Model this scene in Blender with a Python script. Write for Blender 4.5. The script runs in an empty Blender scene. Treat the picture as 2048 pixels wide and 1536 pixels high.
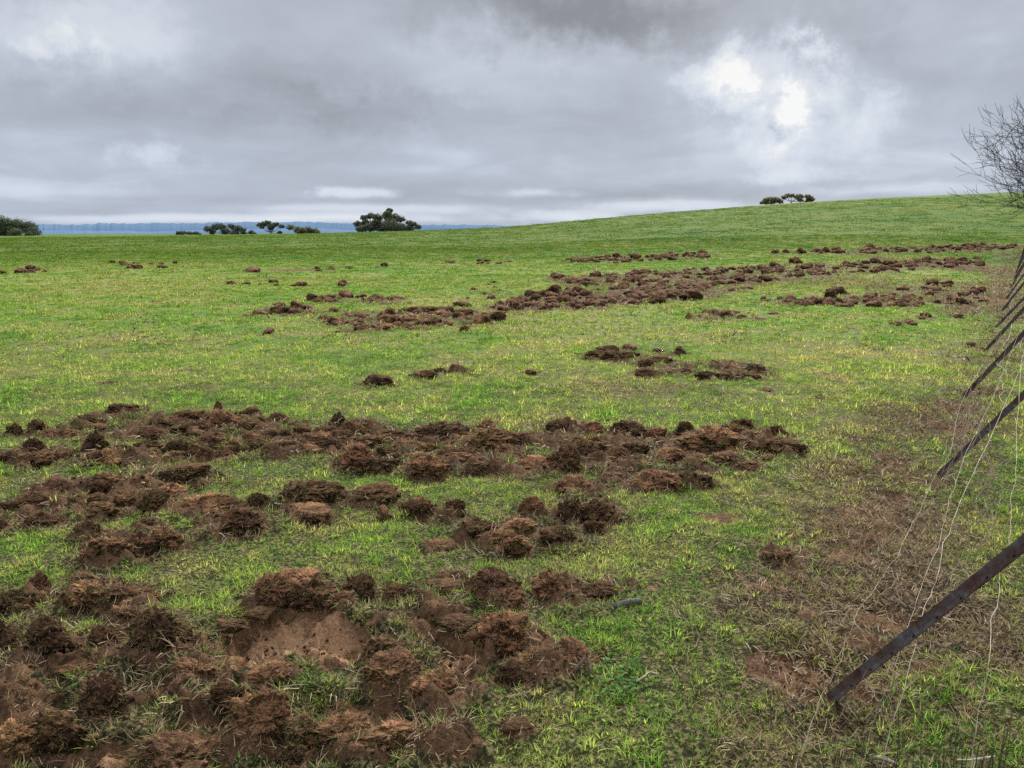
import bpy, math, random
import numpy as np
rng = np.random.default_rng(7)
random.seed(7)
sc = bpy.context.scene
COL = sc.collection
R = math.radians

# ------------------------------------------------------------------ camera
FPX, HZ, CAMH = 1547.0, 455.0, 1.6
PITCH = math.atan((768 - HZ) / FPX)
CP, SP = math.cos(PITCH), math.sin(PITCH)
cam_d = bpy.data.cameras.new('camera')
cam = bpy.data.objects.new('camera', cam_d); COL.objects.link(cam)
cam_d.sensor_width = 36; cam_d.lens = 36 * FPX / 2048
cam_d.clip_start = 0.05; cam_d.clip_end = 20000
cam.location = (0, 0, CAMH); cam.rotation_euler = (math.pi / 2 - PITCH, 0, 0)
sc.camera = cam

def ray(px, py):
    a = (px - 1024) / FPX; v = (768 - py) / FPX
    return np.array([a, CP + v * SP, -SP + v * CP])

# ------------------------------------------------------------------ noise
def _h(ix, iy, iz, s):
    n = (ix * 374761393 + iy * 668265263 + iz * 2147483647 + s * 974634777) & 0xffffffff
    n = ((n ^ (n >> 13)) * 1274126177) & 0xffffffff
    n = ((n ^ (n >> 16)) * 2246822519) & 0xffffffff
    return ((n ^ (n >> 15)) & 0xffff) / 65535.0
def vn(x, y, z=None, s=0):
    x = np.asarray(x, float); y = np.asarray(y, float)
    z = np.zeros_like(x) if z is None else np.asarray(z, float)
    ix = np.floor(x).astype(np.int64); iy = np.floor(y).astype(np.int64); iz = np.floor(z).astype(np.int64)
    fx = x - ix; fy = y - iy; fz = z - iz
    fx = fx * fx * (3 - 2 * fx); fy = fy * fy * (3 - 2 * fy); fz = fz * fz * (3 - 2 * fz)
    r = 0
    for dz in (0, 1):
        wz = fz if dz else 1 - fz
        for dy in (0, 1):
            wy = fy if dy else 1 - fy
            a = _h(ix, iy + dy, iz + dz, s); b = _h(ix + 1, iy + dy, iz + dz, s)
            r = r + wz * wy * (a + (b - a) * fx)
    return r * 2 - 1
def fbm(x, y, z=None, o=4, s=0):
    r = 0; a = 0.5; f = 1.0
    for k in range(o):
        r = r + a * vn(x * f + 17.3 * k, y * f - 9.1 * k, None if z is None else z * f + 5.7 * k, s + k)
        a *= 0.5; f *= 2.03
    return r
def sstep(a, b, x):
    t = np.clip((x - a) / (b - a), 0, 1); return t * t * (3 - 2 * t)

# ------------------------------------------------------------------ terrain
CREST = 150.0
SKY = [(-400, 474), (0, 472.5), (350, 470.5), (600, 468), (700, 465), (800, 462.5), (900, 459), (1000, 455), (1100, 446.5), (1200, 437),
       (1300, 428), (1400, 419.5), (1500, 412), (1600, 405), (1700, 399), (1800, 394), (1900, 389.5), (2048, 383), (2500, 365)]
_u, _z = [], []
for px, py in SKY:
    d = ray(px, py); _u.append(math.atan2(d[0], d[1])); _z.append(CAMH + CREST * d[2] / d[1])
def T0(x, y):
    x = np.asarray(x, float); y = np.asarray(y, float)
    az = np.arctan2(x, np.maximum(y, 1e-3))
    zc = np.interp(az, _u, _z)
    t = np.clip((y - 14) / (CREST - 14), 0, 1)
    g = t ** 1.7 * (1 - 0.0 * t)
    g = np.where(t < 1, g * (1 + 0.7 * (1 - t) * t), g)
    over = np.maximum(y - CREST, 0)
    fall = np.where(over < 450, over * over / 12000.0, 450 * 450 / 12000.0 + (over - 450) * 0.02)
    z = zc * g - fall * np.clip(1.2 - np.abs(az), 0.5, 1)
    return np.where(y > 0, z, 0.0)
def at(px, py, h=0.0):
    """point on the terrain (plus h) that a sight line of the photograph meets"""
    d = ray(px, py); lo = 0.5; hi = None; t = 0.5
    while t < 400:
        p = d * t
        if CAMH + p[2] < float(T0(p[0], p[1])) + h: hi = t; break
        lo = t; t *= 1.03
    if hi is None: hi = lo
    for _ in range(30):
        m = (lo + hi) / 2; p = d * m
        if CAMH + p[2] < float(T0(p[0], p[1])) + h: hi = m
        else: lo = m
    p = d * hi
    return np.array([p[0], p[1], CAMH + p[2]])
def depth(p): return p[1] * CP + (CAMH - p[2]) * SP

# ------------------------------------------------------------------ tagging helpers
def tag(o, label=None, cat=None, group=None, kind=None):
    if label: o['label'] = label
    if cat: o['category'] = cat
    if group: o['group'] = group
    if kind: o['kind'] = kind
    return o
def mesh_np(name, V, F, mats, smooth=True, mi=None, attrs=None, uv=None):
    """V (n,3); F list of arrays of quads/tris"""
    me = bpy.data.meshes.new(name)
    V = np.asarray(V, np.float32)
    loops = []; starts = []; n = 0
    for A in F:
        A = np.asarray(A, np.int32)
        if len(A) == 0: continue
        k = A.shape[1]
        loops.append(A.ravel()); starts.append(np.arange(len(A)) * k + n); n += A.size
    loops = np.concatenate(loops); starts = np.concatenate(starts)
    me.vertices.add(len(V)); me.vertices.foreach_set('co', V.ravel())
    me.loops.add(len(loops)); me.loops.foreach_set('vertex_index', loops)
    me.polygons.add(len(starts)); me.polygons.foreach_set('loop_start', starts.astype(np.int32))
    for m in mats: me.materials.append(m)
    if mi is not None: me.polygons.foreach_set('material_index', np.asarray(mi, np.int32))
    me.polygons.foreach_set('use_smooth', np.full(len(starts), smooth))
    if attrs:
        for k, (ty, arr) in attrs.items():
            at_ = me.attributes.new(k, ty, 'POINT')
            at_.data.foreach_set('color' if ty == 'FLOAT_COLOR' else ('vector' if ty == 'FLOAT_VECTOR' else 'value'), np.asarray(arr).ravel())
    me.update(); me.validate(verbose=False)
    return me
def link(name, me, parent=None, loc=None):
    o = bpy.data.objects.new(name, me); COL.objects.link(o)
    if parent is not None: o.parent = parent
    if loc is not None: o.location = loc
    return o
def empty(name, loc, rz=0):
    o = bpy.data.objects.new(name, None); COL.objects.link(o); o.location = loc; o.rotation_euler = (0, 0, rz)
    o.empty_display_size = 0.1
    return o

# ------------------------------------------------------------------ material helpers
class NT:
    def __init__(s, tree): s.t = tree; s.n = tree.nodes; s.l = tree.links
    def new(s, ty, **kw):
        n = s.n.new(ty)
        for k, v in kw.items(): setattr(n, k, v)
        return n
    def put(s, sock, v):
        if isinstance(v, (int, float, tuple, list)):
            if isinstance(v, (tuple, list)) and len(v) == 3 and sock.type == 'RGBA': v = (*v, 1)
            sock.default_value = v
        else: s.l.new(v, sock)
    def math(s, op, a, b=0.0, c=0.0, clamp=False):
        n = s.new('ShaderNodeMath', operation=op); n.use_clamp = clamp
        s.put(n.inputs[0], a); s.put(n.inputs[1], b); s.put(n.inputs[2], c); return n.outputs[0]
    def mix(s, f, a, b, blend='MIX'):
        n = s.new('ShaderNodeMix', data_type='RGBA', blend_type=blend)
        s.put(n.inputs[0], f); s.put(n.inputs[6], a); s.put(n.inputs[7], b); return n.outputs[2]
    def noise(s, vec, scale, detail=4, rough=0.55, dist=0.0, dims='3D'):
        n = s.new('ShaderNodeTexNoise', noise_dimensions=dims)
        if vec is not None: s.l.new(vec, n.inputs['Vector'])
        s.put(n.inputs['Scale'], scale); s.put(n.inputs['Detail'], detail); s.put(n.inputs['Roughness'], rough); s.put(n.inputs['Distortion'], dist)
        return n.outputs['Fac']
    def ramp(s, f, stops, interp='LINEAR'):
        n = s.new('ShaderNodeValToRGB'); cr = n.color_ramp; cr.interpolation = interp
        while len(cr.elements) < len(stops): cr.elements.new(0.5)
        for e, (p, c) in zip(cr.elements, stops): e.position = p; e.color = (*c, 1) if len(c) == 3 else c
        s.put(n.inputs[0], f); return n.outputs[0]
    def ss(s, f, a, b):
        n = s.new('ShaderNodeMapRange', interpolation_type='SMOOTHSTEP')
        s.put(n.inputs[0], f); n.inputs[1].default_value = a; n.inputs[2].default_value = b; return n.outputs[0]
def material(name):
    m = bpy.data.materials.new(name); m.use_nodes = True; m.node_tree.nodes.clear()
    t = NT(m.node_tree); out = t.new('ShaderNodeOutputMaterial'); return m, t, out
def principled(t, out, col, rough=0.8, spec=0.3, metal=0.0, bump=None, bs=0.5, bd=0.01):
    p = t.new('ShaderNodeBsdfPrincipled'); t.put(p.inputs['Base Color'], col); t.put(p.inputs['Roughness'], rough)
    t.put(p.inputs['Specular IOR Level'], spec); t.put(p.inputs['Metallic'], metal)
    if bump is not None:
        b = t.new('ShaderNodeBump'); b.inputs['Strength'].default_value = bs; b.inputs['Distance'].default_value = bd
        t.l.new(bump, b.inputs['Height']); t.l.new(b.outputs[0], p.inputs['Normal'])
    t.l.new(p.outputs[0], out.inputs['Surface']); return p

# colours of the pasture: green, olive, straw patches laid out in world space
GAIN = 1.0
def pasture_group():
    g = bpy.data.node_groups.new('pasture_colour', 'ShaderNodeTree')
    g.interface.new_socket('Vector', in_out='INPUT', socket_type='NodeSocketVector')
    g.interface.new_socket('Color', in_out='OUTPUT', socket_type='NodeSocketColor')
    g.interface.new_socket('Yellow', in_out='OUTPUT', socket_type='NodeSocketFloat')
    t = NT(g); gi = t.new('NodeGroupInput'); go = t.new('NodeGroupOutput'); v = gi.outputs[0]
    sep = t.new('ShaderNodeSeparateXYZ'); t.l.new(v, sep.inputs[0]); y = sep.outputs[1]
    big = t.noise(v, 0.11, 3, 0.5); mid = t.noise(v, 0.75, 4, 0.6, 0.4); small = t.noise(v, 3.3, 3, 0.6)
    yel = t.math('ADD', t.math('MULTIPLY', big, 0.42), t.math('ADD', t.math('MULTIPLY', mid, 0.52), t.math('MULTIPLY', small, 0.42)))
    far = t.ss(y, 6.0, 55.0)
    yel = t.math('SUBTRACT', yel, t.math('MULTIPLY', far, 0.09))
    c = t.ramp(yel, [(0.47, (0.120, 0.290, 0.042)), (0.60, (0.240, 0.410, 0.070)), (0.71, (0.410, 0.480, 0.130)), (0.83, (0.580, 0.500, 0.230))])
    dk = t.ss(t.noise(v, 1.7, 3, 0.6, 0.6), 0.58, 0.70)
    c = t.mix(t.math('MULTIPLY', dk, 0.45), c, (0.050, 0.140, 0.020))
    c = t.mix(t.math('MULTIPLY', far, .8), c, t.mix(1.0, c, (.40, .37, .20), 'MULTIPLY'))
    t.l.new(c, go.inputs[0]); t.l.new(t.ss(yel, 0.55, 0.8), go.inputs[1])
    return g
PG = pasture_group()

def soil_nodes(t, vec, fine=1.0):
    a = t.noise(vec, 9, 5, 0.65); b = t.noise(vec, 55 * fine, 4, 0.7); c = t.noise(vec, 230 * fine, 2, 0.6)
    f = t.math('ADD', t.math('MULTIPLY', a, 0.45), t.math('ADD', t.math('MULTIPLY', b, 0.4), t.math('MULTIPLY', c, 0.25)))
    return f, a, b, c

def make_ground_mat():
    m, t, out = material('paddock_ground')
    geo = t.new('ShaderNodeNewGeometry'); P = geo.outputs['Position']
    pg = t.new('ShaderNodeGroup'); pg.node_tree = PG; t.l.new(P, pg.inputs[0])
    at_ = t.new('ShaderNodeAttribute', attribute_name='mask'); sp = t.new('ShaderNodeSeparateColor'); t.l.new(at_.outputs['Color'], sp.inputs[0])
    soil, tan, dry = sp.outputs[0], sp.outputs[1], sp.outputs[2]
    sy = t.new('ShaderNodeSeparateXYZ'); t.l.new(P, sy.inputs[0])
    farv = t.ss(sy.outputs[1], 9.0, 40.0)
    # grass floor: dark thatch near, full grass tone far
    n1 = t.noise(P, 38, 5, 0.75); n2 = t.noise(P, 4.5, 5, 0.7, 0.3); n3 = t.noise(P, 150, 3, 0.7)
    g = pg.outputs[0]
    nA = t.noise(P, 62, 2, 0.5, .6); nB = t.noise(P, 24, 2, .5, .4)
    thatch = t.mix(t.ss(nA, 0.46, 0.60), (0.022, 0.018, 0.008), (0.20, 0.16, 0.075)); thatch = t.mix(1.0, thatch, t.ramp(nB, [(.36, (.45, .5, .4)), (.62, (1.5, 1.5, 1.4))]), 'MULTIPLY')
    near = t.mix(t.math('ADD', .06, t.math('MULTIPLY', t.ss(sy.outputs[1], 3.0, 14.0), .40)), thatch, g)
    k = t.ramp(n2, [(0.30, (0.50, 0.50, 0.50)), (0.5, (0.95, 0.95, 0.95)), (0.68, (1.35, 1.3, 1.2))])
    far = t.mix(1.0, g, k, 'MULTIPLY')
    grass = t.mix(farv, near, far)
    grass = t.mix(t.math('MULTIPLY', dry, 0.85), grass, t.mix(1.0, t.mix(t.ss(nA, .44, .62), (0.030, 0.018, 0.011), (0.19, 0.125, 0.075)), t.ramp(nB, [(.36, (.5, .5, .5)), (.62, (1.4, 1.4, 1.4))]), 'MULTIPLY'))
    f, a, b, c = soil_nodes(t, P)
    s = t.ramp(f, [(0.40, (0.020, 0.011, 0.006)), (0.50, (0.085, 0.045, 0.022)), (0.62, (0.21, 0.118, 0.060))])
    s2 = t.ramp(f, [(0.40, (0.11, 0.052, 0.024)), (0.50, (0.33, 0.178, 0.088)), (0.60, (0.55, 0.32, 0.17))])
    s = t.mix(tan, s, s2)
    edge = t.math('ADD', soil, t.math('MULTIPLY', t.math('SUBTRACT', n1, 0.5), 0.7))
    col = t.mix(t.ss(edge, 0.35, 0.6), grass, s)
    h = t.math('ADD', t.math('MULTIPLY', n1, 1.0), t.math('MULTIPLY', b, 0.6))
    h = t.math('ADD', h, t.math('MULTIPLY', n2, t.math('MULTIPLY', farv, 7.0)))
    principled(t, out, col, 0.95, 0.15, bump=h, bs=1.0, bd=0.03)
    return m

def make_blade_mat(name, mode):
    m, t, out = material(name)
    geo = t.new('ShaderNodeNewGeometry')
    cA = t.new('ShaderNodeAttribute', attribute_name='tone'); sp = t.new('ShaderNodeSeparateColor'); t.l.new(cA.outputs['Color'], sp.inputs[0])
    rnd, hgt, rn2 = sp.outputs[0], sp.outputs[1], sp.outputs[2]
    if mode == 'grass':
        pg = t.new('ShaderNodeGroup'); pg.node_tree = PG; t.l.new(geo.outputs['Position'], pg.inputs[0])
        dA = t.new('ShaderNodeAttribute', attribute_name='dry'); dA.attribute_type = 'INSTANCER'
        dry = dA.outputs['Fac']
        iA = t.new('ShaderNodeAttribute', attribute_name='vary'); iA.attribute_type = 'INSTANCER'; iv = iA.outputs['Fac']
        c = t.mix(1.0, pg.outputs[0], t.ramp(rnd, [(0, (0.50, 0.56, 0.45)), (0.5, (1.1, 1.1, 1.05)), (1, (1.9, 1.75, 1.8))]), 'MULTIPLY')
        c = t.mix(1.0, c, t.ramp(iv, [(0.05, (0.32, 0.42, 0.32)), (0.45, (0.90, 0.98, 0.88)), (0.75, (1.35, 1.25, 1.2)), (1, (1.9, 1.6, 1.7))]), 'MULTIPLY')
        th = t.math('SUBTRACT', t.math('SUBTRACT', 1.06, t.math('MULTIPLY', t.ss(iv, .55, 1.0), .35)), t.math('ADD', t.math('MULTIPLY', pg.outputs[1], 0.30), t.math('MULTIPLY', dry, 0.62)))
        isdry = t.math('GREATER_THAN', rn2, th)
        straw = t.mix(rnd, (0.20, 0.135, 0.060), (0.50, 0.40, 0.20))
        c = t.mix(isdry, c, straw)
        c = t.mix(t.ss(hgt, 0.0, 0.5), t.mix(1.0, c, (0.20, 0.18, 0.14), 'MULTIPLY'), c)  # roots darkened in the colour, standing in for shade between blades
        tr = 0.45
    elif mode == 'straw':
        c = t.ramp(rnd, [(0, (0.05, 0.028, 0.016)), (0.35, (0.17, 0.10, 0.055)), (0.75, (0.42, 0.30, 0.17)), (1, (0.70, 0.57, 0.38))])
        tr = 0.15
    elif mode == 'root':
        c = t.ramp(rnd, [(0, (0.03, 0.016, 0.009)), (0.4, (0.12, 0.068, 0.036)), (0.75, (0.28, 0.175, 0.09)), (1, (0.56, 0.40, 0.23))])
        oi = t.new('ShaderNodeObjectInfo'); c = t.mix(0.35, c, t.mix(1.0, oi.outputs['Color'], (2.2, 2.1, 2.0), 'MULTIPLY'))
        tr = 0.0
    elif mode == 'turf':
        c = t.ramp(rnd, [(0, (0.05, 0.09, 0.018)), (0.4, (0.16, 0.20, 0.04)), (0.7, (0.32, 0.28, 0.09)), (1, (0.55, 0.43, 0.2))])
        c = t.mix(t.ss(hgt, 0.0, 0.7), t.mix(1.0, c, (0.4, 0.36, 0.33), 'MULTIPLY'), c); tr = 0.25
    elif mode == 'clover':
        c = t.ramp(rnd, [(0, (0.030, 0.085, 0.014)), (0.6, (0.085, 0.19, 0.030)), (1, (0.18, 0.30, 0.06))]); tr = 0.3
    d = t.new('ShaderNodeBsdfPrincipled'); t.put(d.inputs['Base Color'], c); d.inputs['Roughness'].default_value = 0.6; d.inputs['Specular IOR Level'].default_value = 0.06
    if tr > 0:
        tl = t.new('ShaderNodeBsdfTranslucent'); t.put(tl.inputs[0], t.mix(1.0, c, (1.05, 1.1, 0.8), 'MULTIPLY'))
        mx = t.new('ShaderNodeMixShader'); mx.inputs[0].default_value = tr; t.l.new(d.outputs[0], mx.inputs[1]); t.l.new(tl.outputs[0], mx.inputs[2])
        t.l.new(mx.outputs[0], out.inputs[0])
    else: t.l.new(d.outputs[0], out.inputs[0])
    return m

def make_soil_mat():
    m, t, out = material('clod_soil')
    tc = t.new('ShaderNodeTexCoord'); geo = t.new('ShaderNodeNewGeometry'); P = geo.outputs['Position']; oi = t.new('ShaderNodeObjectInfo')
    f, a, b, c = soil_nodes(t, P)
    base = t.ramp(f, [(0.38, (0.28, 0.26, 0.25)), (0.50, (0.95, 0.92, 0.9)), (0.62, (2.1, 2.0, 1.9))])
    col = t.mix(1.0, base, oi.outputs['Color'], 'MULTIPLY')
    big = t.noise(P, 6.5, 3, .6, .5); col = t.mix(1.0, col, t.ramp(big, [(.36, (.62, .60, .60)), (.5, (1.0, 1.0, 1.0)), (.64, (1.40, 1.33, 1.26))]), 'MULTIPLY')
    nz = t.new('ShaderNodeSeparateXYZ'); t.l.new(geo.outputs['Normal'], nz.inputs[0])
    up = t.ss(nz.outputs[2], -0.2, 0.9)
    col = t.mix(1.0, col, t.ramp(up, [(0, (0.30, 0.28, 0.27)), (1, (1.50, 1.45, 1.42))]), 'MULTIPLY')  # dry tops paler; undersides darkened in the colour for shading contrast
    h = t.math('ADD', b, t.math('MULTIPLY', c, 0.6))
    principled(t, out, col, 0.95, 0.12, bump=h, bs=1.0, bd=0.014)
    return m
GROUND = make_ground_mat(); BLADE = make_blade_mat('grass_blades', 'grass'); STRAW = make_blade_mat('dry_straw', 'straw')
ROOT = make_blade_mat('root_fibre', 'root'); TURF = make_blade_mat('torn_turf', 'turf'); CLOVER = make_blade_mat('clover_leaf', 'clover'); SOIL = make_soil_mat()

# ------------------------------------------------------------------ clod catalogue (sight-line x, base y, width, height, tone, shape)
# tone: d dark, b brown, r reddish ; shape: l lump, s slab, p peak, f flat
CL = []
def add(cluster, rows):
    for r in rows: CL.append(dict(cluster=cluster, cx=r[0], by=r[1], w=r[2], h=r[3], tone=r[4], shape=r[5], label=(r[6] if len(r) > 6 else None), manual=True))
add('bottom edge', [
 (345, 1552, 160, 66, 'd', 'l', 'broad dark turf clod cut by the bottom edge, below the small bare hollow'),
 (583, 1536, 60, 42, 'd', 'l', 'small dark clod at the bottom edge between grassy tufts'),
 (610, 1492, 90, 54, 'b', 'l', 'low brown clod just right of the straw-fringed big clod in front'),
 (690, 1488, 105, 60, 'r', 'l', 'reddish brown clod right of the front bare pit edge, near the bottom'),
 (530, 1484, 125, 125, 'r', 'l', 'big rounded clod with yellow straw fringe hanging on its front'),
 (460, 1428, 80, 68, 'd', 'l', 'dark clod tucked left behind the straw-fringed big clod'),
 (215, 1456, 125, 112, 'd', 'l', 'tall dark clod left of the small bare hollow in the foreground'),
 (128, 1506, 105, 90, 'd', 'l', 'dark rounded clod, second from the left corner at the bottom'),
 (32, 1522, 95, 72, 'r', 'l', 'reddish fibrous clod in the bottom left corner'),
 (725, 1510, 110, 50, 'b', 'l', 'wide low clod at the bottom, left of the lush grass tuft'),
 (795, 1484, 90, 42, 'r', 'l', 'reddish clod with dead grass right of the dark red pit'),
 (905, 1520, 90, 18, 'd', 'f', 'flat dark soil strip beside green clover at the bottom'),
 (1035, 1475, 62, 30, 'd', 'f', 'lone dark flat clod in lush grass near the bottom centre')])
add('front left mass', [
 (390, 1368, 95, 50, 'b', 'l', 'brown clod with grassy sides left of the reddish mound'),
 (545, 1368, 90, 44, 'r', 'l', 'smooth reddish mound on the near rim of the tan pit'),
 (328, 1310, 125, 88, 'd', 'l', 'large dark clod left of the tan pit with green grass behind'),
 (103, 1312, 110, 78, 'd', 'p', 'pointed dark clod in the left foreground'),
 (-5, 1296, 70, 52, 'd', 'l', 'dark clod cut by the left edge beside the pointed one'),
 (210, 1290, 55, 62, 'b', 'p', 'narrow grassy brown clod standing between two dark clods'),
 (155, 1352, 100, 22, 'b', 'f', 'flat brown slab lying in grass in the left foreground'),
 (20, 1228, 95, 48, 'd', 'l', 'dark clod at the left edge, near end of the upper row'),
 (258, 1208, 105, 36, 'd', 's', 'long dark slab at the right end of the left foreground row'),
 (170, 1210, 95, 46, 'r', 'l', 'brown fibrous clod in the middle of the left foreground row'),
 (78, 1182, 54, 40, 'b', 'p', 'small peaked brown clod above the left foreground row'),
 (175, 1174, 68, 26, 'd', 's', 'thin dark slab behind the left foreground row'),
 (40, 1400, 70, 40, 'b', 'l', 'low brown clod near the left edge under the pointed dark clod'),
 (300, 1420, 60, 36, 'b', 'l', 'small brown clod between tall dark clod and bare hollow'),
 (250, 1240, 60, 26, 'b', 'f', 'flat brown piece under the long dark slab')])
add('row behind the tan pit', [
 (560, 1212, 100, 62, 'r', 'l', 'reddish clod with green hollow on top at left end behind tan pit'),
 (628, 1216, 95, 56, 'd', 'l', 'dark wall-like clod directly behind the tan pit'),
 (600, 1180, 100, 44, 'r', 'l', 'reddish crumbly clod at the back of the tan pit group'),
 (718, 1196, 62, 76, 'd', 'p', 'tall dark upright clod behind the right end of the tan pit'),
 (685, 1222, 60, 40, 'b', 'l', 'brown clod at the foot of the tall upright clod'),
 (520, 1238, 60, 22, 'd', 'f', 'dark torn turf edge along the left side of the tan pit'),
 (465, 1262, 66, 22, 'd', 'f', 'dark turf lip at the far left corner of the tan pit')])
add('right of the tan pit', [
 (770, 1318, 80, 46, 'b', 'l', 'brown clod on the right rim of the tan pit'),
 (785, 1368, 108, 62, 'b', 'l', 'grass-draped clod right of the reddish mound'),
 (865, 1406, 95, 62, 'r', 'l', 'round reddish clod covered with pale roots above the clover'),
 (1005, 1308, 120, 86, 'r', 'l', 'biggest pale reddish clod with dark grassy right side'),
 (1150, 1334, 100, 52, 'b', 'l', 'brown clod beside the forked white stick'),
 (1076, 1354, 118, 54, 'd', 'l', 'long dark clod fringed with short dead blades below pale clod'),
 (1020, 1374, 62, 48, 'd', 'l', 'small dark clod in front of the long fringed clod'),
 (800, 1212, 72, 42, 'b', 'l', 'mat of dead grass and soil right of the tall upright clod'),
 (895, 1186, 96, 18, 'd', 'f', 'dark torn edge left of the twin-topped clod'),
 (988, 1206, 110, 66, 'd', 'l', 'twin-topped dark clod in the middle of the foreground'),
 (1018, 1222, 58, 46, 'r', 'l', 'small reddish clod leaning on the twin-topped dark clod'),
 (1107, 1190, 82, 50, 'r', 'p', 'reddish pointed clod right of the twin-topped clod'),
 (1192, 1196, 88, 28, 'd', 's', 'dark ragged slab left of the grey weathered stick'),
 (1262, 1182, 24, 16, 'd', 'l', 'tiny dark lump behind the grey weathered stick'),
 (910, 1258, 90, 24, 'd', 'f', 'dark turf lip left of the biggest pale clod'),
 (770, 1256, 60, 16, 'd', 'f', 'dark turf lip above the grassy strip right of the tan pit')])
add('left group under the bank', [
 (226, 1130, 104, 58, 'r', 'l', 'large reddish clod at the front of the left mid-ground group'),
 (282, 1112, 64, 54, 'd', 'l', 'dark clod right behind the large reddish clod'),
 (335, 1098, 62, 42, 'r', 'l', 'reddish clod at right end of the left mid-ground group'),
 (173, 1080, 50, 40, 'd', 'l', 'round dark clod left above the large reddish clod'),
 (295, 1062, 46, 26, 'd', 'l', 'small dark clod on top of the left mid-ground group')])
add('left middle bank', [
 (84, 1058, 66, 34, 'd', 'l', 'low dark clod at near side of the left bank'),
 (4, 1068, 46, 40, 'd', 'l', 'dark clod on the left edge of the frame, near side of bank'),
 (15, 1028, 52, 24, 'd', 'l', 'low dark clod at left edge behind the edge clod'),
 (70, 1016, 66, 32, 'b', 'l'), (120, 996, 92, 36, 'd', 'l', 'big dark clod crowning the left bank'),
 (222, 984, 70, 38, 'r', 'l', 'reddish striped clod left of the long dark top clod'),
 (280, 978, 48, 26, 'b', 'l'), (360, 964, 104, 32, 'd', 's', 'long dark clod at the top right of the left bank'),
 (345, 996, 56, 30, 'r', 'l'), (308, 1026, 60, 42, 'd', 'l', 'dark upright-sided clod in the middle of left bank'),
 (258, 1014, 54, 28, 'b', 'l'), (210, 1034, 64, 30, 'b', 'l'), (150, 1022, 52, 26, 'b', 'l')])
add('centre left row', [
 (420, 1030, 94, 42, 'r', 'l', 'brown clod left of the big front oval clod'),
 (478, 1060, 114, 48, 'd', 'l', 'big oval dark clod at the front of the centre left row'),
 (517, 1014, 42, 28, 'd', 'l', 'square dark clod behind the big oval clod'),
 (628, 1010, 118, 50, 'd', 'l', 'wide dark domed clod above the flat bare slab'),
 (620, 1036, 98, 22, 'b', 'f', 'flat bare slab below the wide domed clod'),
 (748, 1004, 104, 36, 'b', 's', 'sloping brown slab with raised right end'),
 (769, 1034, 30, 22, 'b', 'p', 'small straw-coloured stump clod below the sloping slab')])
add('centre group', [
 (833, 1030, 66, 36, 'b', 'l', 'brown clod with dead grass, left of upright clod'),
 (908, 1034, 46, 48, 'd', 'p', 'upright dark clod in the centre meadow'),
 (880, 1102, 72, 14, 'd', 'f', 'flat scatter of dark soil in bright grass'),
 (960, 1080, 80, 42, 'd', 'l', 'dark clod left front of the horseshoe of clods'),
 (1012, 1108, 94, 46, 'r', 'l', 'reddish front clod of the horseshoe'),
 (1117, 1094, 76, 40, 'd', 'l', 'dark clod at the front right of the horseshoe'),
 (1184, 1068, 46, 28, 'd', 'l', 'small dark clod at the right tip of the horseshoe'),
 (1035, 1066, 72, 30, 'r', 'l', 'low brown clod in the middle of the horseshoe'),
 (1065, 1034, 56, 50, 'r', 'p', 'peaked reddish clod at the back left of the horseshoe'),
 (1137, 1044, 60, 48, 'd', 'l', 'dark steep clod at the centre of the horseshoe'),
 (1195, 1046, 82, 50, 'd', 'l', 'large dark clod at the right of the horseshoe'),
 (1158, 992, 90, 40, 'r', 'l', 'rough clod at the back of the horseshoe'),
 (1556, 1126, 66, 28, 'b', 'f', 'lone low clod in pale grass right of the horseshoe')])
add('long bank right half', [
 (857, 954, 82, 44, 'r', 'l', 'bright reddish clod at the near side of the long bank'),
 (1020, 950, 38, 20, 'd', 'l'), (985, 902, 100, 46, 'r', 'l', 'smooth reddish dome in the long bank'),
 (975, 864, 38, 24, 'r', 'p'), (845, 864, 30, 16, 'd', 'l'), (890, 884, 110, 34, 'd', 'l', 'long dark lump at the back of the long bank'),
 (1125, 868, 64, 34, 'd', 'l', 'dark clod at the back left of the right-hand cluster'), (1182, 870, 46, 26, 'r', 'l'),
 (1256, 876, 70, 36, 'd', 'l', 'dark domed clod at the back of the right-hand cluster'), (1308, 880, 44, 26, 'r', 's'),
 (1366, 876, 46, 38, 'd', 'p', 'pointed dark clod at the back right of the long bank'),
 (1415, 904, 122, 56, 'r', 'l', 'large reddish mound at the right of the long bank'), (1455, 876, 64, 28, 'b', 'l'), (1482, 862, 44, 26, 'd', 'l'),
 (1545, 872, 54, 22, 'd', 'l'), (1575, 906, 68, 24, 'd', 'l', 'low dark clod at the far right tip of the long bank'),
 (1125, 944, 78, 60, 'd', 'p', 'tall dark clod with green front in the long bank'),
 (1080, 948, 90, 32, 'r', 'l', 'reddish slope left of the tall green-fronted clod'),
 (1165, 908, 42, 30, 'b', 'l'), (1235, 918, 46, 24, 'b', 'l'), (1262, 936, 64, 28, 'd', 'l'),
 (1312, 982, 100, 40, 'r', 'l', 'wide reddish clod at the near right of the long bank'),
 (1385, 976, 68, 34, 'd', 'l', 'dark clod touching the wide near right clod'), (1407, 972, 30, 18, 'b', 'l'),
 (1490, 946, 64, 24, 'b', 'l'), (1390, 940, 54, 26, 'b', 'l'), (1340, 920, 60, 24, 'r', 'l'), (1450, 925, 60, 24, 'r', 'l'),
 (1220, 965, 50, 20, 'b', 'l'), (1045, 890, 50, 24, 'b', 'l'), (930, 930, 60, 26, 'r', 'l'), (965, 945, 60, 22, 'b', 'l'), (905, 915, 60, 24, 'b', 'l')])
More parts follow.
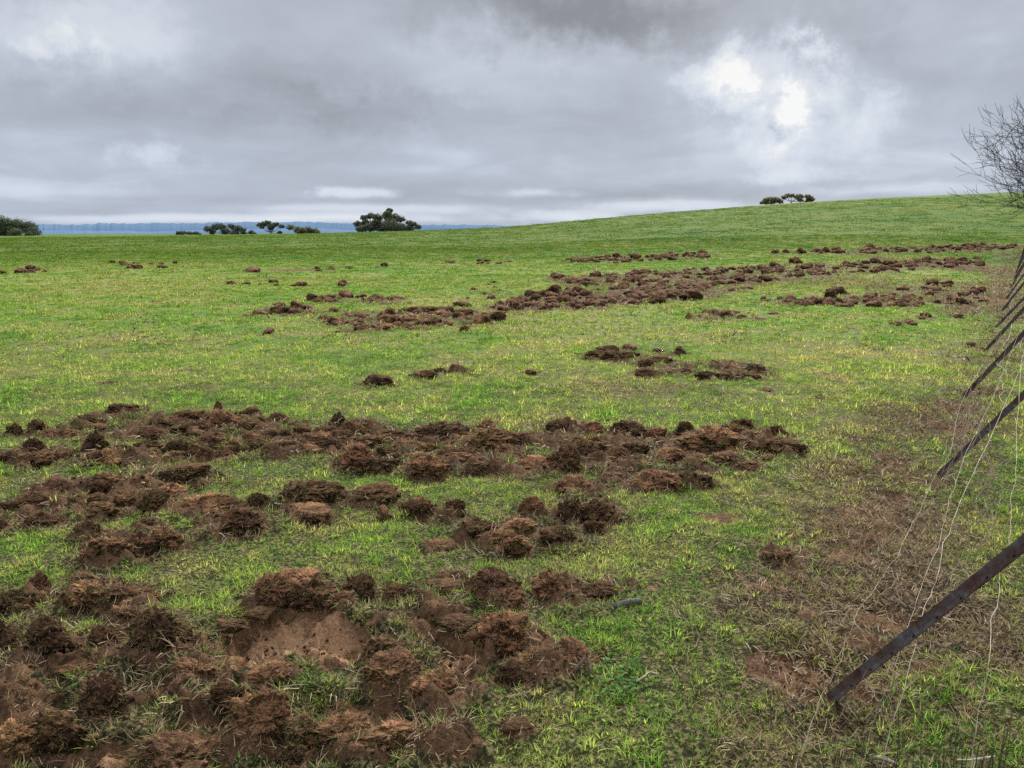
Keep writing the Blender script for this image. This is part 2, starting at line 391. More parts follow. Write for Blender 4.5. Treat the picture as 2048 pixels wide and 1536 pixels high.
add('long bank left half', [
 (32, 868, 32, 22, 'd', 'l'), (74, 868, 38, 36, 'd', 'p', 'upright dark clod at the far left end of the back strip'), (108, 874, 42, 14, 'd', 'l'),
 (175, 854, 62, 20, 'd', 'l'), (200, 858, 26, 14, 'd', 'l'), (245, 828, 58, 14, 'd', 'l'), (132, 876, 40, 18, 'b', 'l'),
 (320, 856, 48, 20, 'd', 'l'), (378, 848, 78, 30, 'b', 'l'), (438, 828, 20, 32, 'd', 'p', 'thin dark spike of turf standing above the left bank'), (445, 852, 78, 32, 'r', 'l'),
 (500, 830, 38, 18, 'd', 'l'), (555, 850, 48, 24, 'b', 'l'), (480, 862, 42, 18, 'd', 'l'), (515, 858, 36, 18, 'b', 'l'),
 (308, 878, 66, 16, 'd', 'l'), (403, 860, 44, 16, 'd', 'l'),
 (70, 910, 48, 40, 'd', 'p', 'pointed dark clod at the near left of the long bank'), (25, 922, 60, 16, 'd', 'l'), (80, 930, 70, 18, 'b', 'l'),
 (190, 897, 54, 36, 'd', 'p', 'dark peak above the reddish left part of the long bank'), (204, 932, 86, 34, 'r', 'l'), (118, 922, 48, 20, 'd', 'l'),
 (293, 910, 72, 24, 'd', 'l'), (356, 908, 52, 30, 'd', 'l'), (388, 910, 44, 24, 'b', 'l'), (415, 920, 40, 26, 'b', 'l'),
 (432, 888, 62, 20, 'b', 'l'), (452, 914, 36, 22, 'd', 'l'), (470, 906, 40, 24, 'b', 'l'),
 (542, 880, 26, 28, 'd', 'p'), (570, 878, 34, 22, 'd', 'l'), (605, 870, 34, 22, 'd', 'l'),
 (675, 856, 46, 40, 'd', 'p', 'tall dark clod peak at the middle back of the long bank'), (660, 876, 62, 22, 'd', 'l'), (728, 858, 48, 18, 'd', 'l'),
 (630, 898, 84, 32, 'b', 'l'), (608, 910, 62, 24, 'r', 'l'), (712, 938, 82, 52, 'r', 'l', 'reddish clod at the near middle of the long bank'),
 (772, 942, 60, 28, 'd', 'l'), (787, 884, 58, 26, 'd', 'l'), (740, 896, 60, 26, 'b', 'l'), (690, 884, 50, 24, 'd', 'l'), (815, 905, 60, 24, 'b', 'l'),
 (560, 905, 60, 22, 'b', 'l'), (520, 900, 50, 22, 'd', 'l')])
add('distant loop', [
 (1190, 718, 44, 18, 'd', 'l'), (1222, 718, 40, 16, 'd', 'l'), (1256, 718, 46, 14, 'd', 'l'), (1215, 706, 44, 14, 'd', 'l'), (1259, 698, 30, 7, 'd', 'l'),
 (1319, 707, 32, 10, 'd', 'l'), (1360, 710, 24, 19, 'd', 'p', 'small dark clod with pointed top beside the distant loop'), (1290, 738, 28, 26, 'd', 'l'), (1325, 726, 40, 12, 'd', 'l'),
 (1300, 757, 56, 20, 'd', 'l'), (1345, 753, 40, 14, 'b', 'l'), (1366, 750, 34, 14, 'd', 'l'), (1412, 762, 46, 20, 'd', 'l'), (1432, 736, 28, 15, 'd', 'l'),
 (1450, 762, 50, 22, 'b', 'l'), (1495, 762, 50, 20, 'd', 'l'), (1508, 748, 50, 20, 'd', 'l'), (1470, 745, 44, 14, 'b', 'l')])
add('short row left of the loop', [
 (851, 755, 42, 14, 'b', 'l', 'left lump of the short distant row'), (880, 748, 24, 12, 'd', 'l', 'middle dark lump of the short distant row'),
 (916, 745, 42, 16, 'd', 'l', 'right lump of the short distant row'),
 (752, 770, 60, 20, 'd', 'l', 'lone domed clod left of the short distant row'), (1062, 748, 22, 9, 'd', 'l', 'tiny lone clod right of the short distant row'),
 (210, 772, 20, 6, 'd', 'l', 'left of two tiny clods in open grass at left'), (232, 772, 14, 6, 'd', 'l', 'right of two tiny clods in open grass at left')])
def poly_scatter(cluster, poly, n, w0, w1, tone='db', hfac=0.45):
    xs = [p[0] for p in poly]; ys = [p[1] for p in poly]; k = 0; tries = 0
    while k < n and tries < n * 60:
        tries += 1
        x = random.uniform(min(xs), max(xs)); y = random.uniform(min(ys), max(ys)); ins = False
        for i in range(len(poly)):
            x1, y1 = poly[i]; x2, y2 = poly[i - 1]
            if (y1 > y) != (y2 > y) and x < (x2 - x1) * (y - y1) / (y2 - y1) + x1: ins = not ins
        if not ins: continue
        w = random.uniform(w0, w1) * random.uniform(0.6, 1.1) * (0.6 + 0.4 * min(1, (y - HZ) / 170.0) if y < 640 else 1)
        CL.append(dict(cluster=cluster, cx=x, by=y, w=w, h=w * hfac * random.uniform(0.7, 1.35), tone=random.choice(tone), shape=random.choice('lllllss'), label=None, manual=False)); k += 1
poly_scatter('long bank left half', [(290, 848), (480, 835), (600, 850), (560, 868), (300, 872)], 14, 26, 44)
poly_scatter('long bank left half', [(20, 915), (250, 905), (480, 895), (500, 915), (250, 935), (60, 935)], 20, 26, 46)
poly_scatter('long bank left half', [(480, 880), (640, 868), (820, 870), (830, 925), (640, 912), (500, 905)], 26, 28, 50, 'ddbr')
poly_scatter('long bank right half', [(820, 868), (1000, 862), (1060, 905), (1000, 945), (830, 930)], 22, 28, 52, 'dbr')
poly_scatter('long bank right half', [(1060, 890), (1250, 880), (1540, 870), (1590, 895), (1480, 940), (1380, 965), (1280, 960), (1150, 940)], 34, 26, 50, 'dbr')
poly_scatter('left middle bank', [(10, 1020), (150, 985), (380, 970), (370, 1010), (200, 1045), (60, 1050)], 10, 30, 50)
poly_scatter('front left mass', [(0, 1330), (300, 1290), (440, 1330), (400, 1400), (60, 1470)], 9, 40, 62, 'db')
poly_scatter('front left mass', [(0, 1210), (300, 1190), (300, 1215), (0, 1240)], 6, 40, 60, 'db')
poly_scatter('near distant strip', [(640, 640), (720, 632), (860, 620), (1000, 632), (1000, 650), (860, 656), (680, 668)], 78, 20, 36, 'dbr')
poly_scatter('left tip strip', [(492, 628), (560, 612), (640, 620), (670, 628), (520, 633)], 14, 20, 34)
poly_scatter('thin strip above left tip', [(590, 605), (680, 594), (820, 598), (780, 608), (620, 610)], 20, 18, 30)
poly_scatter('distant reddish band', [(970, 615), (1080, 588), (1250, 578), (1500, 580), (1400, 600), (1180, 618), (990, 624)], 165, 18, 30, 'dbr')
poly_scatter('distant dark band', [(1085, 556), (1230, 548), (1450, 538), (1700, 528), (1960, 518), (1960, 534), (1700, 550), (1560, 562), (1400, 580), (1150, 572)], 253, 17, 28, 'ddb')
poly_scatter('farthest right strip', [(1500, 508), (1700, 500), (2000, 490), (2040, 496), (1950, 506), (1700, 508)], 97, 14, 26, 'dbb')
poly_scatter('farthest centre strip', [(1115, 522), (1230, 512), (1425, 508), (1425, 516), (1230, 526), (1130, 525)], 78, 14, 26, 'ddb')
poly_scatter('right-hand distant strip', [(1520, 600), (1640, 596), (1760, 592), (1850, 600), (1840, 614), (1700, 616), (1560, 610)], 65, 18, 30, 'dbr')
poly_scatter('trodden strip near the fence', [(1790, 585), (1880, 562), (1960, 580), (2000, 605), (1900, 612), (1800, 602)], 35, 16, 28, 'rb')
poly_scatter('low patch by the right strip', [(1362, 636), (1430, 624), (1505, 634), (1500, 640), (1400, 642)], 16, 16, 28)
poly_scatter('patch near the posts', [(1778, 650), (1850, 634), (1882, 640), (1860, 648), (1790, 654)], 12, 16, 26)
poly_scatter('far left dark patch', [(-10, 545), (50, 538), (98, 540), (90, 546), (0, 548)], 12, 14, 26)
poly_scatter('far left second patch', [(200, 526), (330, 524), (330, 538), (262, 538)], 16, 14, 24)
poly_scatter('thin far strip left of centre', [(405, 570), (480, 564), (700, 568), (690, 576), (500, 572)], 16, 12, 20)
poly_scatter('thin far strip above centre', [(880, 524), (950, 522), (1050, 524), (1040, 528), (900, 528)], 12, 10, 18)
poly_scatter('scatter left of the distant bands', [(910, 612), (960, 565), (1000, 562), (1010, 600)], 10, 12, 22)
poly_scatter('lone far clods', [(480, 548), (780, 530), (780, 534), (540, 548)], 5, 14, 22)
for cx, by, w, h in [(538, 668, 20, 13), (932, 664, 20, 13), (768, 533, 14, 8), (352, 528, 10, 7), (506, 545, 32, 8), (1674, 588, 40, 10), (1592, 528, 22, 12),
                     (1662, 596, 22, 22), (1545, 630, 18, 8), (1912, 637, 22, 10), (1945, 692, 18, 9), (925, 612, 30, 10), (1110, 590, 26, 20), (1826, 532, 22, 10), (1645, 800, 16, 8), (1535, 782, 18, 9)]:
    CL.append(dict(cluster='lone far clods', cx=cx, by=by, w=w, h=h, tone='d', shape='l', label=None, manual=True))

for c in CL:
    p = at(c['cx'], c['by']); Z = depth(p)
    wm = c['w'] * Z / FPX
    th = math.atan2(CAMH - p[2], math.hypot(p[0], p[1]))
    D = wm * (0.62 if c['shape'] in 'lf' else 0.45)
    H = (c['h'] * Z / FPX - 0.6 * D * math.sin(th)) / math.cos(th)
    mn = {'l': 0.30, 's': 0.26, 'p': 0.45, 'f': 0.14}[c['shape']]
    H = max(H, wm * mn); H = min(H, wm * (.66 if c['w'] > 20 else 1.2))
    y = p[1] + D * 0.45; x = p[0] * y / p[1]
    c.update(x=x, y=y, wm=wm, D=D, H=H, Z=Z, area=c['w'] * c['h'])

# ------------------------------------------------------------------ soil / dry masks (world space)
def ell(px, py, rx, ry):
    p = at(px, py); a = at(px, min(py + ry, 1700)); b = at(px, py - ry); Z = depth(p)
    return (p[0], (a[1] + b[1]) / 2, rx * Z / FPX, abs(b[1] - a[1]) / 2)
PITS = [ell(585, 1272, 150, 54) + (1.0,), ell(500, 1300, 60, 30) + (0.8,), ell(665, 1288, 85, 42) + (0.9,), ell(395, 1440, 60, 26) + (0.35,), ell(235, 1508, 75, 34) + (0.6,),
        ell(735, 1430, 62, 55) + (0.45,), ell(925, 1300, 52, 34) + (0.55,), ell(760, 1395, 70, 16) + (0.25,), ell(150, 1352, 55, 18) + (0.2,),
        ell(1580, 1340, 95, 40) + (0.15,), ell(1600, 1385, 60, 22) + (0.15,), ell(1000, 1290, 30, 20) + (0.6,)]
BARE = [ell(1560, 1180, 60, 16), ell(1440, 1040, 50, 12), ell(1730, 1030, 60, 14),
        ell(1750, 1240, 50, 16), ell(1850, 1330, 50, 14), ell(1620, 1230, 40, 14), ell(1700, 1120, 50, 12), ell(2010, 540, 30, 30), ell(1960, 600, 30, 14),
        ell(1890, 520, 60, 5), ell(600, 540, 80, 3), ell(1300, 1180, 30, 8)]
# dry ellipses near the fence: x, y, rx, ry, strength
DRY = [ell(1640, 1230, 190, 110) + (0.85,), ell(1640, 1400, 170, 120) + (0.9,), ell(1900, 1250, 170, 130) + (0.9,), ell(1760, 1090, 170, 80) + (0.8,), ell(1900, 1440, 200, 90) + (0.45,),
       ell(1720, 960, 130, 45) + (0.7,), ell(1830, 840, 120, 36) + (0.75,), ell(1760, 880, 120, 20) + (0.6,), ell(1980, 620, 60, 30) + (0.8,), ell(2020, 550, 60, 50) + (0.9,), ell(1880, 590, 90, 26) + (0.7,),
       ell(1640, 1120, 80, 24) + (0.4,), ell(1440, 1180, 60, 50) + (0.3,), ell(1180, 780, 260, 24) + (0.25,), ell(1100, 1160, 260, 30) + (0.22,), ell(700, 880, 300, 40) + (0.25,),
       ell(1950, 500, 110, 12) + (0.5,), ell(1600, 560, 300, 16) + (0.4,), ell(1200, 600, 200, 16) + (0.4,), ell(820, 640, 190, 20) + (0.35,)]
def wpoly(p): return [tuple(at(a, min(b, 1650))[:2]) for a, b in p]
DIRTP = [(wpoly(p), k) for p, k in [
 ([(-40, 1195), (300, 1185), (310, 1215), (420, 1265), (520, 1190), (600, 1150), (760, 1150), (850, 1180), (1050, 1165), (1270, 1175), (1240, 1205), (1060, 1225), (1080, 1300), (1190, 1320), (1150, 1350), (1060, 1380), (900, 1420), (840, 1500), (700, 1560), (-60, 1640)], .12),
 ([(-10, 905), (60, 890), (300, 890), (480, 860), (620, 860), (680, 840), (900, 858), (1060, 870), (1110, 850), (1300, 865), (1480, 850), (1600, 895), (1500, 945), (1400, 980), (1280, 980), (1170, 945), (1000, 955), (830, 950), (700, 935), (560, 915), (250, 935), (0, 940)], -.05),
 ([(20, 868), (240, 825), (450, 820), (580, 845), (540, 868), (300, 880), (100, 878)], .02),
 ([(-20, 1020), (110, 970), (300, 945), (410, 955), (380, 1000), (250, 1045), (60, 1060), (-20, 1070)], .0),
 ([(380, 1020), (600, 1000), (790, 985), (790, 1005), (660, 1035), (480, 1060)], .15),
 ([(170, 1070), (330, 1060), (360, 1090), (230, 1130), (180, 1115)], 0), ([(930, 1080), (1060, 1010), (1180, 970), (1230, 1010), (1210, 1060), (1110, 1095), (1000, 1105)], .0), ([(800, 1020), (930, 1000), (930, 1035), (850, 1045)], .1),
 ([(640, 640), (720, 630), (860, 618), (1000, 632), (1000, 650), (860, 658), (680, 668)], -.02), ([(970, 618), (1080, 590), (1250, 578), (1500, 578), (1400, 602), (1180, 620), (990, 626)], -.15),
 ([(1085, 558), (1230, 548), (1450, 536), (1700, 526), (1960, 518), (1960, 534), (1700, 552), (1560, 564), (1400, 582), (1150, 574)], -.08), ([(1520, 602), (1760, 592), (1860, 598), (1840, 616), (1560, 612)], 0),
 ([(1790, 590), (1880, 560), (1980, 580), (2000, 606), (1800, 605)], 0), ([(1500, 510), (1700, 500), (2040, 488), (2040, 500), (1950, 508)], 0), ([(1115, 524), (1425, 508), (1425, 518), (1130, 527)], 0),
 ([(490, 630), (600, 612), (670, 628), (520, 634)], 0), ([(590, 608), (820, 596), (780, 610)], .05), ([(1165, 718), (1370, 700), (1370, 712), (1300, 720), (1530, 735), (1530, 760), (1290, 757), (1270, 735)], .05), ([(1365, 640), (1430, 620), (1508, 634), (1500, 641)], 0)]]
FENCEP = wpoly([(1470, 1650), (1470, 1330), (1540, 1160), (1660, 1010), (1700, 900), (1740, 820), (1900, 800), (1960, 660), (1880, 610), (2010, 500), (2070, 490), (2060, 700), (1960, 860), (1900, 980), (1900, 1080), (2080, 1180), (2080, 1440), (1800, 1440), (1700, 1640)])
def inpoly(x, y, P):
    r = np.zeros(len(x), bool)
    for i in range(len(P)):
        x1, y1 = P[i]; x2, y2 = P[i - 1]
        if y1 == y2: continue
        r ^= ((y1 > y) != (y2 > y)) & (x < (x2 - x1) * (y - y1) / (y2 - y1) + x1)
    return r
def softpoly(x, y, P, w):
    v = np.zeros(len(x))
    for k in range(6): v += inpoly(x + w * math.cos(k * 1.047), y + w * math.sin(k * 1.047), P)
    return v / 6
def masks(x, y):
    x = np.asarray(x, float); y = np.asarray(y, float)
    n1 = fbm(x * 3.1, y * 3.1, o=4, s=3); n2 = fbm(x * 11, y * 11, o=3, s=9)
    soil = np.zeros_like(x); tan = np.zeros_like(x); dry = np.zeros_like(x); mess = np.zeros_like(x); pit = np.zeros_like(x)
    def d2(e, m=1.0):
        rx = max(e[2], .02) * m; ry = max(e[3], .02) * m
        return np.sqrt(((x - e[0]) / rx) ** 2 + ((y - e[1]) / ry) ** 2)
    for i, e in enumerate(PITS):
        q = d2(e) + 0.55 * n1 + 0.25 * n2; v = 1 - sstep(0.92, 1.0, q)
        soil = np.maximum(soil, v); tan = np.maximum(tan, (1 - sstep(0.6, 1.25, q)) * e[4]); pit = np.maximum(pit, v * (1 if i < 9 else 0.3))
    for e in BARE:
        q = d2(e) + 0.9 * n1 + 0.5 * n2; soil = np.maximum(soil, (1 - sstep(0.5, 1.1, q)) * 0.8); tan = np.maximum(tan, 0.22 * (q < 1))
    for e in DRY:
        q = d2(e) + 0.5 * n1; dry = np.maximum(dry, (1 - sstep(0.4, 1.2, q)) * e[4])
    for c in CL:
        rx = c['wm'] * 0.5; ry = max(c['D'] * 0.6, rx * 0.7); R_ = 2.6 * rx
        m = np.nonzero((np.abs(x - c['x']) < R_) & (np.abs(y - c['y']) < R_))[0]
        if not len(m): continue
        q = np.sqrt(((x[m] - c['x']) / rx) ** 2 + ((y[m] - c['y']) / ry) ** 2) + 0.5 * n1[m] + 0.35 * n2[m]
        soil[m] = np.maximum(soil[m], 1 - sstep(0.95, 1.55, q))
        mess[m] = np.maximum(mess[m], 1 - sstep(0.9, 2.3, q))
    rr_ = np.hypot(x, y); wob = .05 * np.clip(rr_, 1, 40) * .5
    xx = x + wob * 1.6 * n1; yy = y + wob * 1.6 * fbm(x * 2.7 + 5, y * 2.7, o=4, s=13)
    for P, th in DIRTP:
        sp_ = softpoly(xx, yy, P, .06); pn = fbm(x * 5.5, y * 5.5, o=4, s=17)
        soil = np.maximum(soil, sp_ * sstep(th + .02, th + .18, pn)); mess = np.maximum(mess, sp_ * .85)
    fp = softpoly(xx, yy, FENCEP, .22); pn = fbm(x * 2.3, y * 2.3, o=5, s=19)
    dry = np.maximum(dry, np.clip(fp * (.62 + 1.0 * pn), 0, 1)); soil = np.maximum(soil, fp * .8 * sstep(.12, .30, pn))
    dry = np.maximum(dry, mess * 0.5)
    return np.clip(soil, 0, 1), np.clip(tan, 0, 1), np.clip(dry, 0, 1), mess, pit
def relief(x, y, soil, mess, pit, dry):
    r = np.hypot(x, y)
    h = 0.035 * fbm(x * 0.7, y * 0.7, o=3, s=21) * sstep(1, 4, r)
    h = h + 0.022 * fbm(x * 4.2, y * 4.2, o=3, s=31)
    h = h + (mess * 0.09 + dry * 0.04) * fbm(x * 8, y * 8, o=4, s=41)
    h = h + pit * .022 * np.abs(vn(x * 19, y * 19, None, 63)) - 0.080 * pit + pit * 0.02 * fbm(x * 14, y * 14, o=4, s=51) + soil * (0.034 * fbm(x * 22, y * 22, o=3, s=61) + .030 * np.abs(vn(x * 9, y * 9, None, 62)) * mess)
    return h
def TH(x, y):
    s, t, d, m, p = masks(x, y)
    return T0(x, y) + relief(x, y, s, m, p, d), s, t, d, m

# ------------------------------------------------------------------ ground sheet (rings round the viewer's stand point, fine near, reaching the horizon)
rr = [0.0, 0.6]
r = 1.2
while r < 9500:
    rr.append(r)
    r *= 1.0062 if r < 14 else (1.012 if r < 70 else (1.03 if r < 400 else 1.15))
rr = np.array(rr[1:])
AZ = np.concatenate([np.linspace(-math.pi, -0.80, 60, endpoint=False), np.linspace(-0.80, 0.80, 460), np.linspace(0.80, math.pi, 61)[1:-1]])
rg, ag = np.meshgrid(rr, AZ, indexing='ij')
gx = (rg * np.sin(ag)).ravel(); gy = (rg * np.cos(ag)).ravel()
near = (rg.ravel() < 130)
z = T0(gx, gy)
msk = np.zeros((len(gx), 4)); msk[:, 3] = 1
s_, t_, d_, m_, p_ = masks(gx[near], gy[near])
z[near] += relief(gx[near], gy[near], s_, m_, p_, d_)
fa = ~near; z[fa] += 0.1 * fbm(gx[fa] * 0.05, gy[fa] * 0.05, o=3, s=5) * 0
msk[near, 0] = s_; msk[near, 1] = t_; msk[near, 2] = d_
nr, na = rg.shape
i = np.arange(nr - 1)[:, None] * na; j = np.arange(na)[None, :]; jn = (j + 1) % na
F = np.stack([i + j, i + jn, i + na + jn, i + na + j], -1).reshape(-1, 4)[:, ::-1]
ctr = len(gx); gx = np.append(gx, 0); gy = np.append(gy, 0); z = np.append(z, z[:na].mean()); msk = np.vstack([msk, [0, 0, 0, 1]])
F2 = np.stack([np.arange(na), (np.arange(na) + 1) % na, np.full(na, ctr)], -1)[:, ::-1]
me = mesh_np('ground', np.stack([gx, gy, z], 1), [F, F2], [GROUND], attrs={'mask': ('FLOAT_COLOR', msk)})
g_o = link('ground', me); tag(g_o, kind='structure')
me.calc_loop_triangles()
if me.polygons[1000].normal.z < 0: me.flip_normals()

# ------------------------------------------------------------------ blade builder
def blades(base, dirv, L, W, curl, seg=2, rnd=None, rn2=None, wig=0.0, droop=0.0):
    """base (n,3), dirv (n,3) unit start direction; returns V, quads, tris, tone"""
    n = len(base); up = np.array([0, 0, 1.0])
    side = np.cross(dirv, up); side /= np.linalg.norm(side, axis=1)[:, None] + 1e-9
    rot = rng.normal(0, 0.6, n)[:, None]
    nrm = np.cross(side, dirv); side = side * np.cos(rot) + nrm * np.sin(rot)
    out = dirv.copy(); out[:, 2] = 0; out /= np.linalg.norm(out, axis=1)[:, None] + 1e-6
    P = base.copy(); D = dirv.copy(); Vs = []; hs = []
    st = (L / seg)[:, None]
    for k in range(seg + 1):
        w = (W * (1 - 0.75 * (k / seg) ** 1.5))[:, None] * 0.5
        if k == seg: Vs.append(P[:, None, :]); hs.append(np.full((n, 1), 1.0))
        else: Vs.append(np.stack([P - side * w, P + side * w], 1)); hs.append(np.full((n, 2), k / seg))
        D = D + out * (curl[:, None]) / seg + np.array([0, 0, -1.0]) * droop / seg + (rng.normal(0, wig, (n, 3)) if wig else 0)
        D /= np.linalg.norm(D, axis=1)[:, None]
        P = P + D * st
    V = np.concatenate(Vs, 1); m = V.shape[1]; H = np.concatenate(hs, 1)
    o = (np.arange(n) * m)[:, None]
    Q = [o + np.array([[2 * k, 2 * k + 1, 2 * k + 3, 2 * k + 2]]) for k in range(seg - 1)]
    Q = np.concatenate(Q) if Q else np.zeros((0, 4), int)
    Tt = o + np.array([[2 * seg - 2, 2 * seg - 1, 2 * seg]])
    if rnd is None: rnd = rng.random(n)
    if rn2 is None: rn2 = rng.random(n)
    tone = np.stack([np.repeat(rnd[:, None], m, 1), H, np.repeat(rn2[:, None], m, 1), np.ones((n, m))], -1).reshape(-1, 4)
    return V.reshape(-1, 3), Q, Tt, tone
def tuft_mesh(name, n, rad, L0, L1, W, lean, curl, mat, seg=2, wig=0.0):
    a = rng.random(n) * 6.283; q = np.sqrt(rng.random(n)) * rad
    base = np.stack([np.cos(a) * q, np.sin(a) * q, np.full(n, -0.008)], 1)
    b = a + rng.normal(0, 0.9, n); le = np.abs(rng.normal(lean, 0.3, n))
    d = np.stack([np.cos(b) * np.sin(le), np.sin(b) * np.sin(le), np.abs(np.cos(le)) + 0.03], 1); d /= np.linalg.norm(d, axis=1)[:, None]
    L = rng.uniform(L0, L1, n); w = W * rng.uniform(0.6, 1.3, n)
    V, Q, Tt, tone = blades(base, d, L, w, rng.uniform(0.1, 1.0, n) * curl, seg, wig=wig, droop=curl * 0.4)
    return mesh_np(name, V, [Q, Tt], [mat], attrs={'tone': ('FLOAT_COLOR', tone)})

def gn_scatter(name, pts, rot, scl, vid, dry, sources, mat, vary=None):
    vary = rng.random(len(pts)) if vary is None else vary
    """one object: tufts instanced on its own points"""
    coll = bpy.data.collections.new(name + '_kinds')
    for k, m in enumerate(sources):
        so = bpy.data.objects.new('%s_kind_%02d' % (name, k), m); coll.objects.link(so)
    me = bpy.data.meshes.new(name); me.vertices.add(len(pts)); me.vertices.foreach_set('co', np.asarray(pts, np.float32).ravel())
    for k, ty, arr in (('rot', 'FLOAT_VECTOR', rot), ('scl', 'FLOAT', scl), ('vid', 'INT', vid), ('dry', 'FLOAT', dry), ('vary', 'FLOAT', vary)):
        a = me.attributes.new(k, ty, 'POINT'); a.data.foreach_set('vector' if ty == 'FLOAT_VECTOR' else 'value', np.asarray(arr, np.int32 if ty == 'INT' else np.float32).ravel())
    me.materials.append(mat)
    o = link(name, me)
    g = bpy.data.node_groups.new(name, 'GeometryNodeTree')
    g.interface.new_socket('Geometry', in_out='INPUT', socket_type='NodeSocketGeometry'); g.interface.new_socket('Geometry', in_out='OUTPUT', socket_type='NodeSocketGeometry')
    N = g.nodes; Lk = g.links; gi = N.new('NodeGroupInput'); go = N.new('NodeGroupOutput')
    ci = N.new('GeometryNodeCollectionInfo'); ci.inputs[0].default_value = coll; ci.inputs['Separate Children'].default_value = True; ci.inputs['Reset Children'].default_value = True
    ip = N.new('GeometryNodeInstanceOnPoints'); ip.inputs['Pick Instance'].default_value = True
    def na(nm, ty): q = N.new('GeometryNodeInputNamedAttribute'); q.data_type = ty; q.inputs[0].default_value = nm; return q.outputs[0]
    Lk.new(gi.outputs[0], ip.inputs['Points']); Lk.new(ci.outputs[0], ip.inputs['Instance']); Lk.new(na('vid', 'INT'), ip.inputs['Instance Index'])
    Lk.new(na('rot', 'FLOAT_VECTOR'), ip.inputs['Rotation']); Lk.new(na('scl', 'FLOAT'), ip.inputs['Scale']); Lk.new(ip.outputs[0], go.inputs[0])
    md = o.modifiers.new('scatter', 'NODES'); md.node_group = g
    return o

# ------------------------------------------------------------------ grass
LOD = [  # r0, r1, tufts/m2, tuft radius, blade count, L0, L1, width
    (1.3, 5.0, 1200, 0.020, 14, 0.018, 0.048, 0.0034),
    (5.0, 11.0, 560, 0.030, 14, 0.020, 0.052, 0.0048),
    (11.0, 26.0, 140, 0.055, 16, 0.022, 0.056, 0.0105),
    (26.0, 62.0, 14, 0.20, 26, 0.028, 0.068, 0.022),
    (62.0, 150.0, 0.75, 0.9, 46, 0.04, 0.09, 0.055)]
ALLP, ALLR, ALLS, ALLV, ALLD, SRC, ALLY = [], [], [], [], [], [], []
HALF = 0.76
for li, (r0, r1, dens, rad, nb, L0, L1, W) in enumerate(LOD):
    area = HALF * (r1 * r1 - r0 * r0); n = int(area * dens)
    r = np.sqrt(rng.uniform(r0 * r0, r1 * r1, n)); a = rng.uniform(-HALF, HALF, n)
    x = r * np.sin(a); y = r * np.cos(a)
    z, s, t, d, m = TH(x, y)
    keep = rng.random(n) > np.clip(s * 1.15, 0, 0.97)
    keep &= rng.random(n) > np.clip(d * 0.85 - 0.12, 0, .85)
    patch = fbm(x * 1.3, y * 1.3, o=3, s=71)
    keep &= rng.random(n) < 0.95 + 0.8 * patch + (0.3 if li > 1 else 0.05)
    x, y, z, d, patch, m = x[keep], y[keep], z[keep], d[keep], patch[keep], m[keep]; n = len(x)
    off = len(SRC)
    for k in range(6):
        le = (0.3, 0.5, 0.75, 0.45, 0.9, 0.4)[k]; f = (1, 0.8, 0.9, 1.1, 1.0, 1.35)[k]
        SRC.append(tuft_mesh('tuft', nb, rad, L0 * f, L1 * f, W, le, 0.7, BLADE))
    v = rng.integers(0, 6, n); v = np.where((v == 5) & (patch < 0.05), 1, v)
    lush = fbm(x * 2.6, y * 2.6, o=2, s=81)
    ALLP.append(np.stack([x, y, z], 1)); ALLR.append(np.stack([rng.normal(0, .08, n), rng.normal(0, .08, n), rng.uniform(0, 6.28, n)], 1))
    ALLS.append(rng.uniform(0.65, 1.35, n) * (1 + 0.45 * lush) * (1 + 0.4 * np.clip(fbm(x * 9, y * 9, o=2, s=83), -.5, 1))); ALLV.append(off + v); ALLD.append(d); ALLY.append(np.clip(.5 + (rng.random(n) - .5) * (.95, .85, .65, .45, .3)[li] + .25 * fbm(x * 5, y * 5, o=2, s=85), 0, 1))
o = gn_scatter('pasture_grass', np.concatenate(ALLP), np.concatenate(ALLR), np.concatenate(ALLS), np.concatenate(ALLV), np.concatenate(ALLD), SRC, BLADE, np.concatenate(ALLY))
tag(o, 'short grazed green and yellow pasture grass covering the whole paddock', 'grass', kind='stuff')

# dry straw litter: lying tangled blades where the ground is trodden or torn
P_, R_, S_, V_ = [], [], [], []
src = []
for li, (r0, r1, dens, rad, nb, L0, L1, W) in enumerate([(1.3, 5, 1100, 0.045, 13, .020, .070, .0032), (5, 11, 330, 0.08, 14, .028, .080, .0058), (11, 26, 36, .16, 18, .05, .12, .015), (26, 60, 3, .4, 22, .08, .2, .024)]):
    area = HALF * (r1 * r1 - r0 * r0); n = int(area * dens)
    r = np.sqrt(rng.uniform(r0 * r0, r1 * r1, n)); a = rng.uniform(-HALF, HALF, n); x = r * np.sin(a); y = r * np.cos(a)
    z, s, t, d, m = TH(x, y)
    keep = rng.random(n) < np.clip(d * 1.05 + 0.03, 0, 1) * (1 - 0.93 * sstep(0.3, 0.8, s) * (t > 0.25)) * (1 - 0.45 * sstep(.5, 1, s))
    x, y, z = x[keep], y[keep], z[keep]; n = len(x); off = len(src)
    for k in range(4): src.append(tuft_mesh('litter', nb, rad, L0, L1, W, (1.15, 1.3, 1.0, 1.45)[k], 0.35, STRAW, seg=3, wig=0.28))
    P_.append(np.stack([x, y, z + 0.004], 1)); R_.append(np.stack([rng.normal(0, .12, n), rng.normal(0, .12, n), rng.uniform(0, 6.28, n)], 1)); S_.append(rng.uniform(.5, 1.3, n)); V_.append(off + rng.integers(0, 4, n))
P_ = np.concatenate(P_)
o = gn_scatter('dry_straw', P_, np.concatenate(R_), np.concatenate(S_), np.concatenate(V_), np.zeros(len(P_)), src, STRAW)
tag(o, 'tangled dry brown straw lying on the trodden ground along the fence', 'dry grass', kind='stuff')

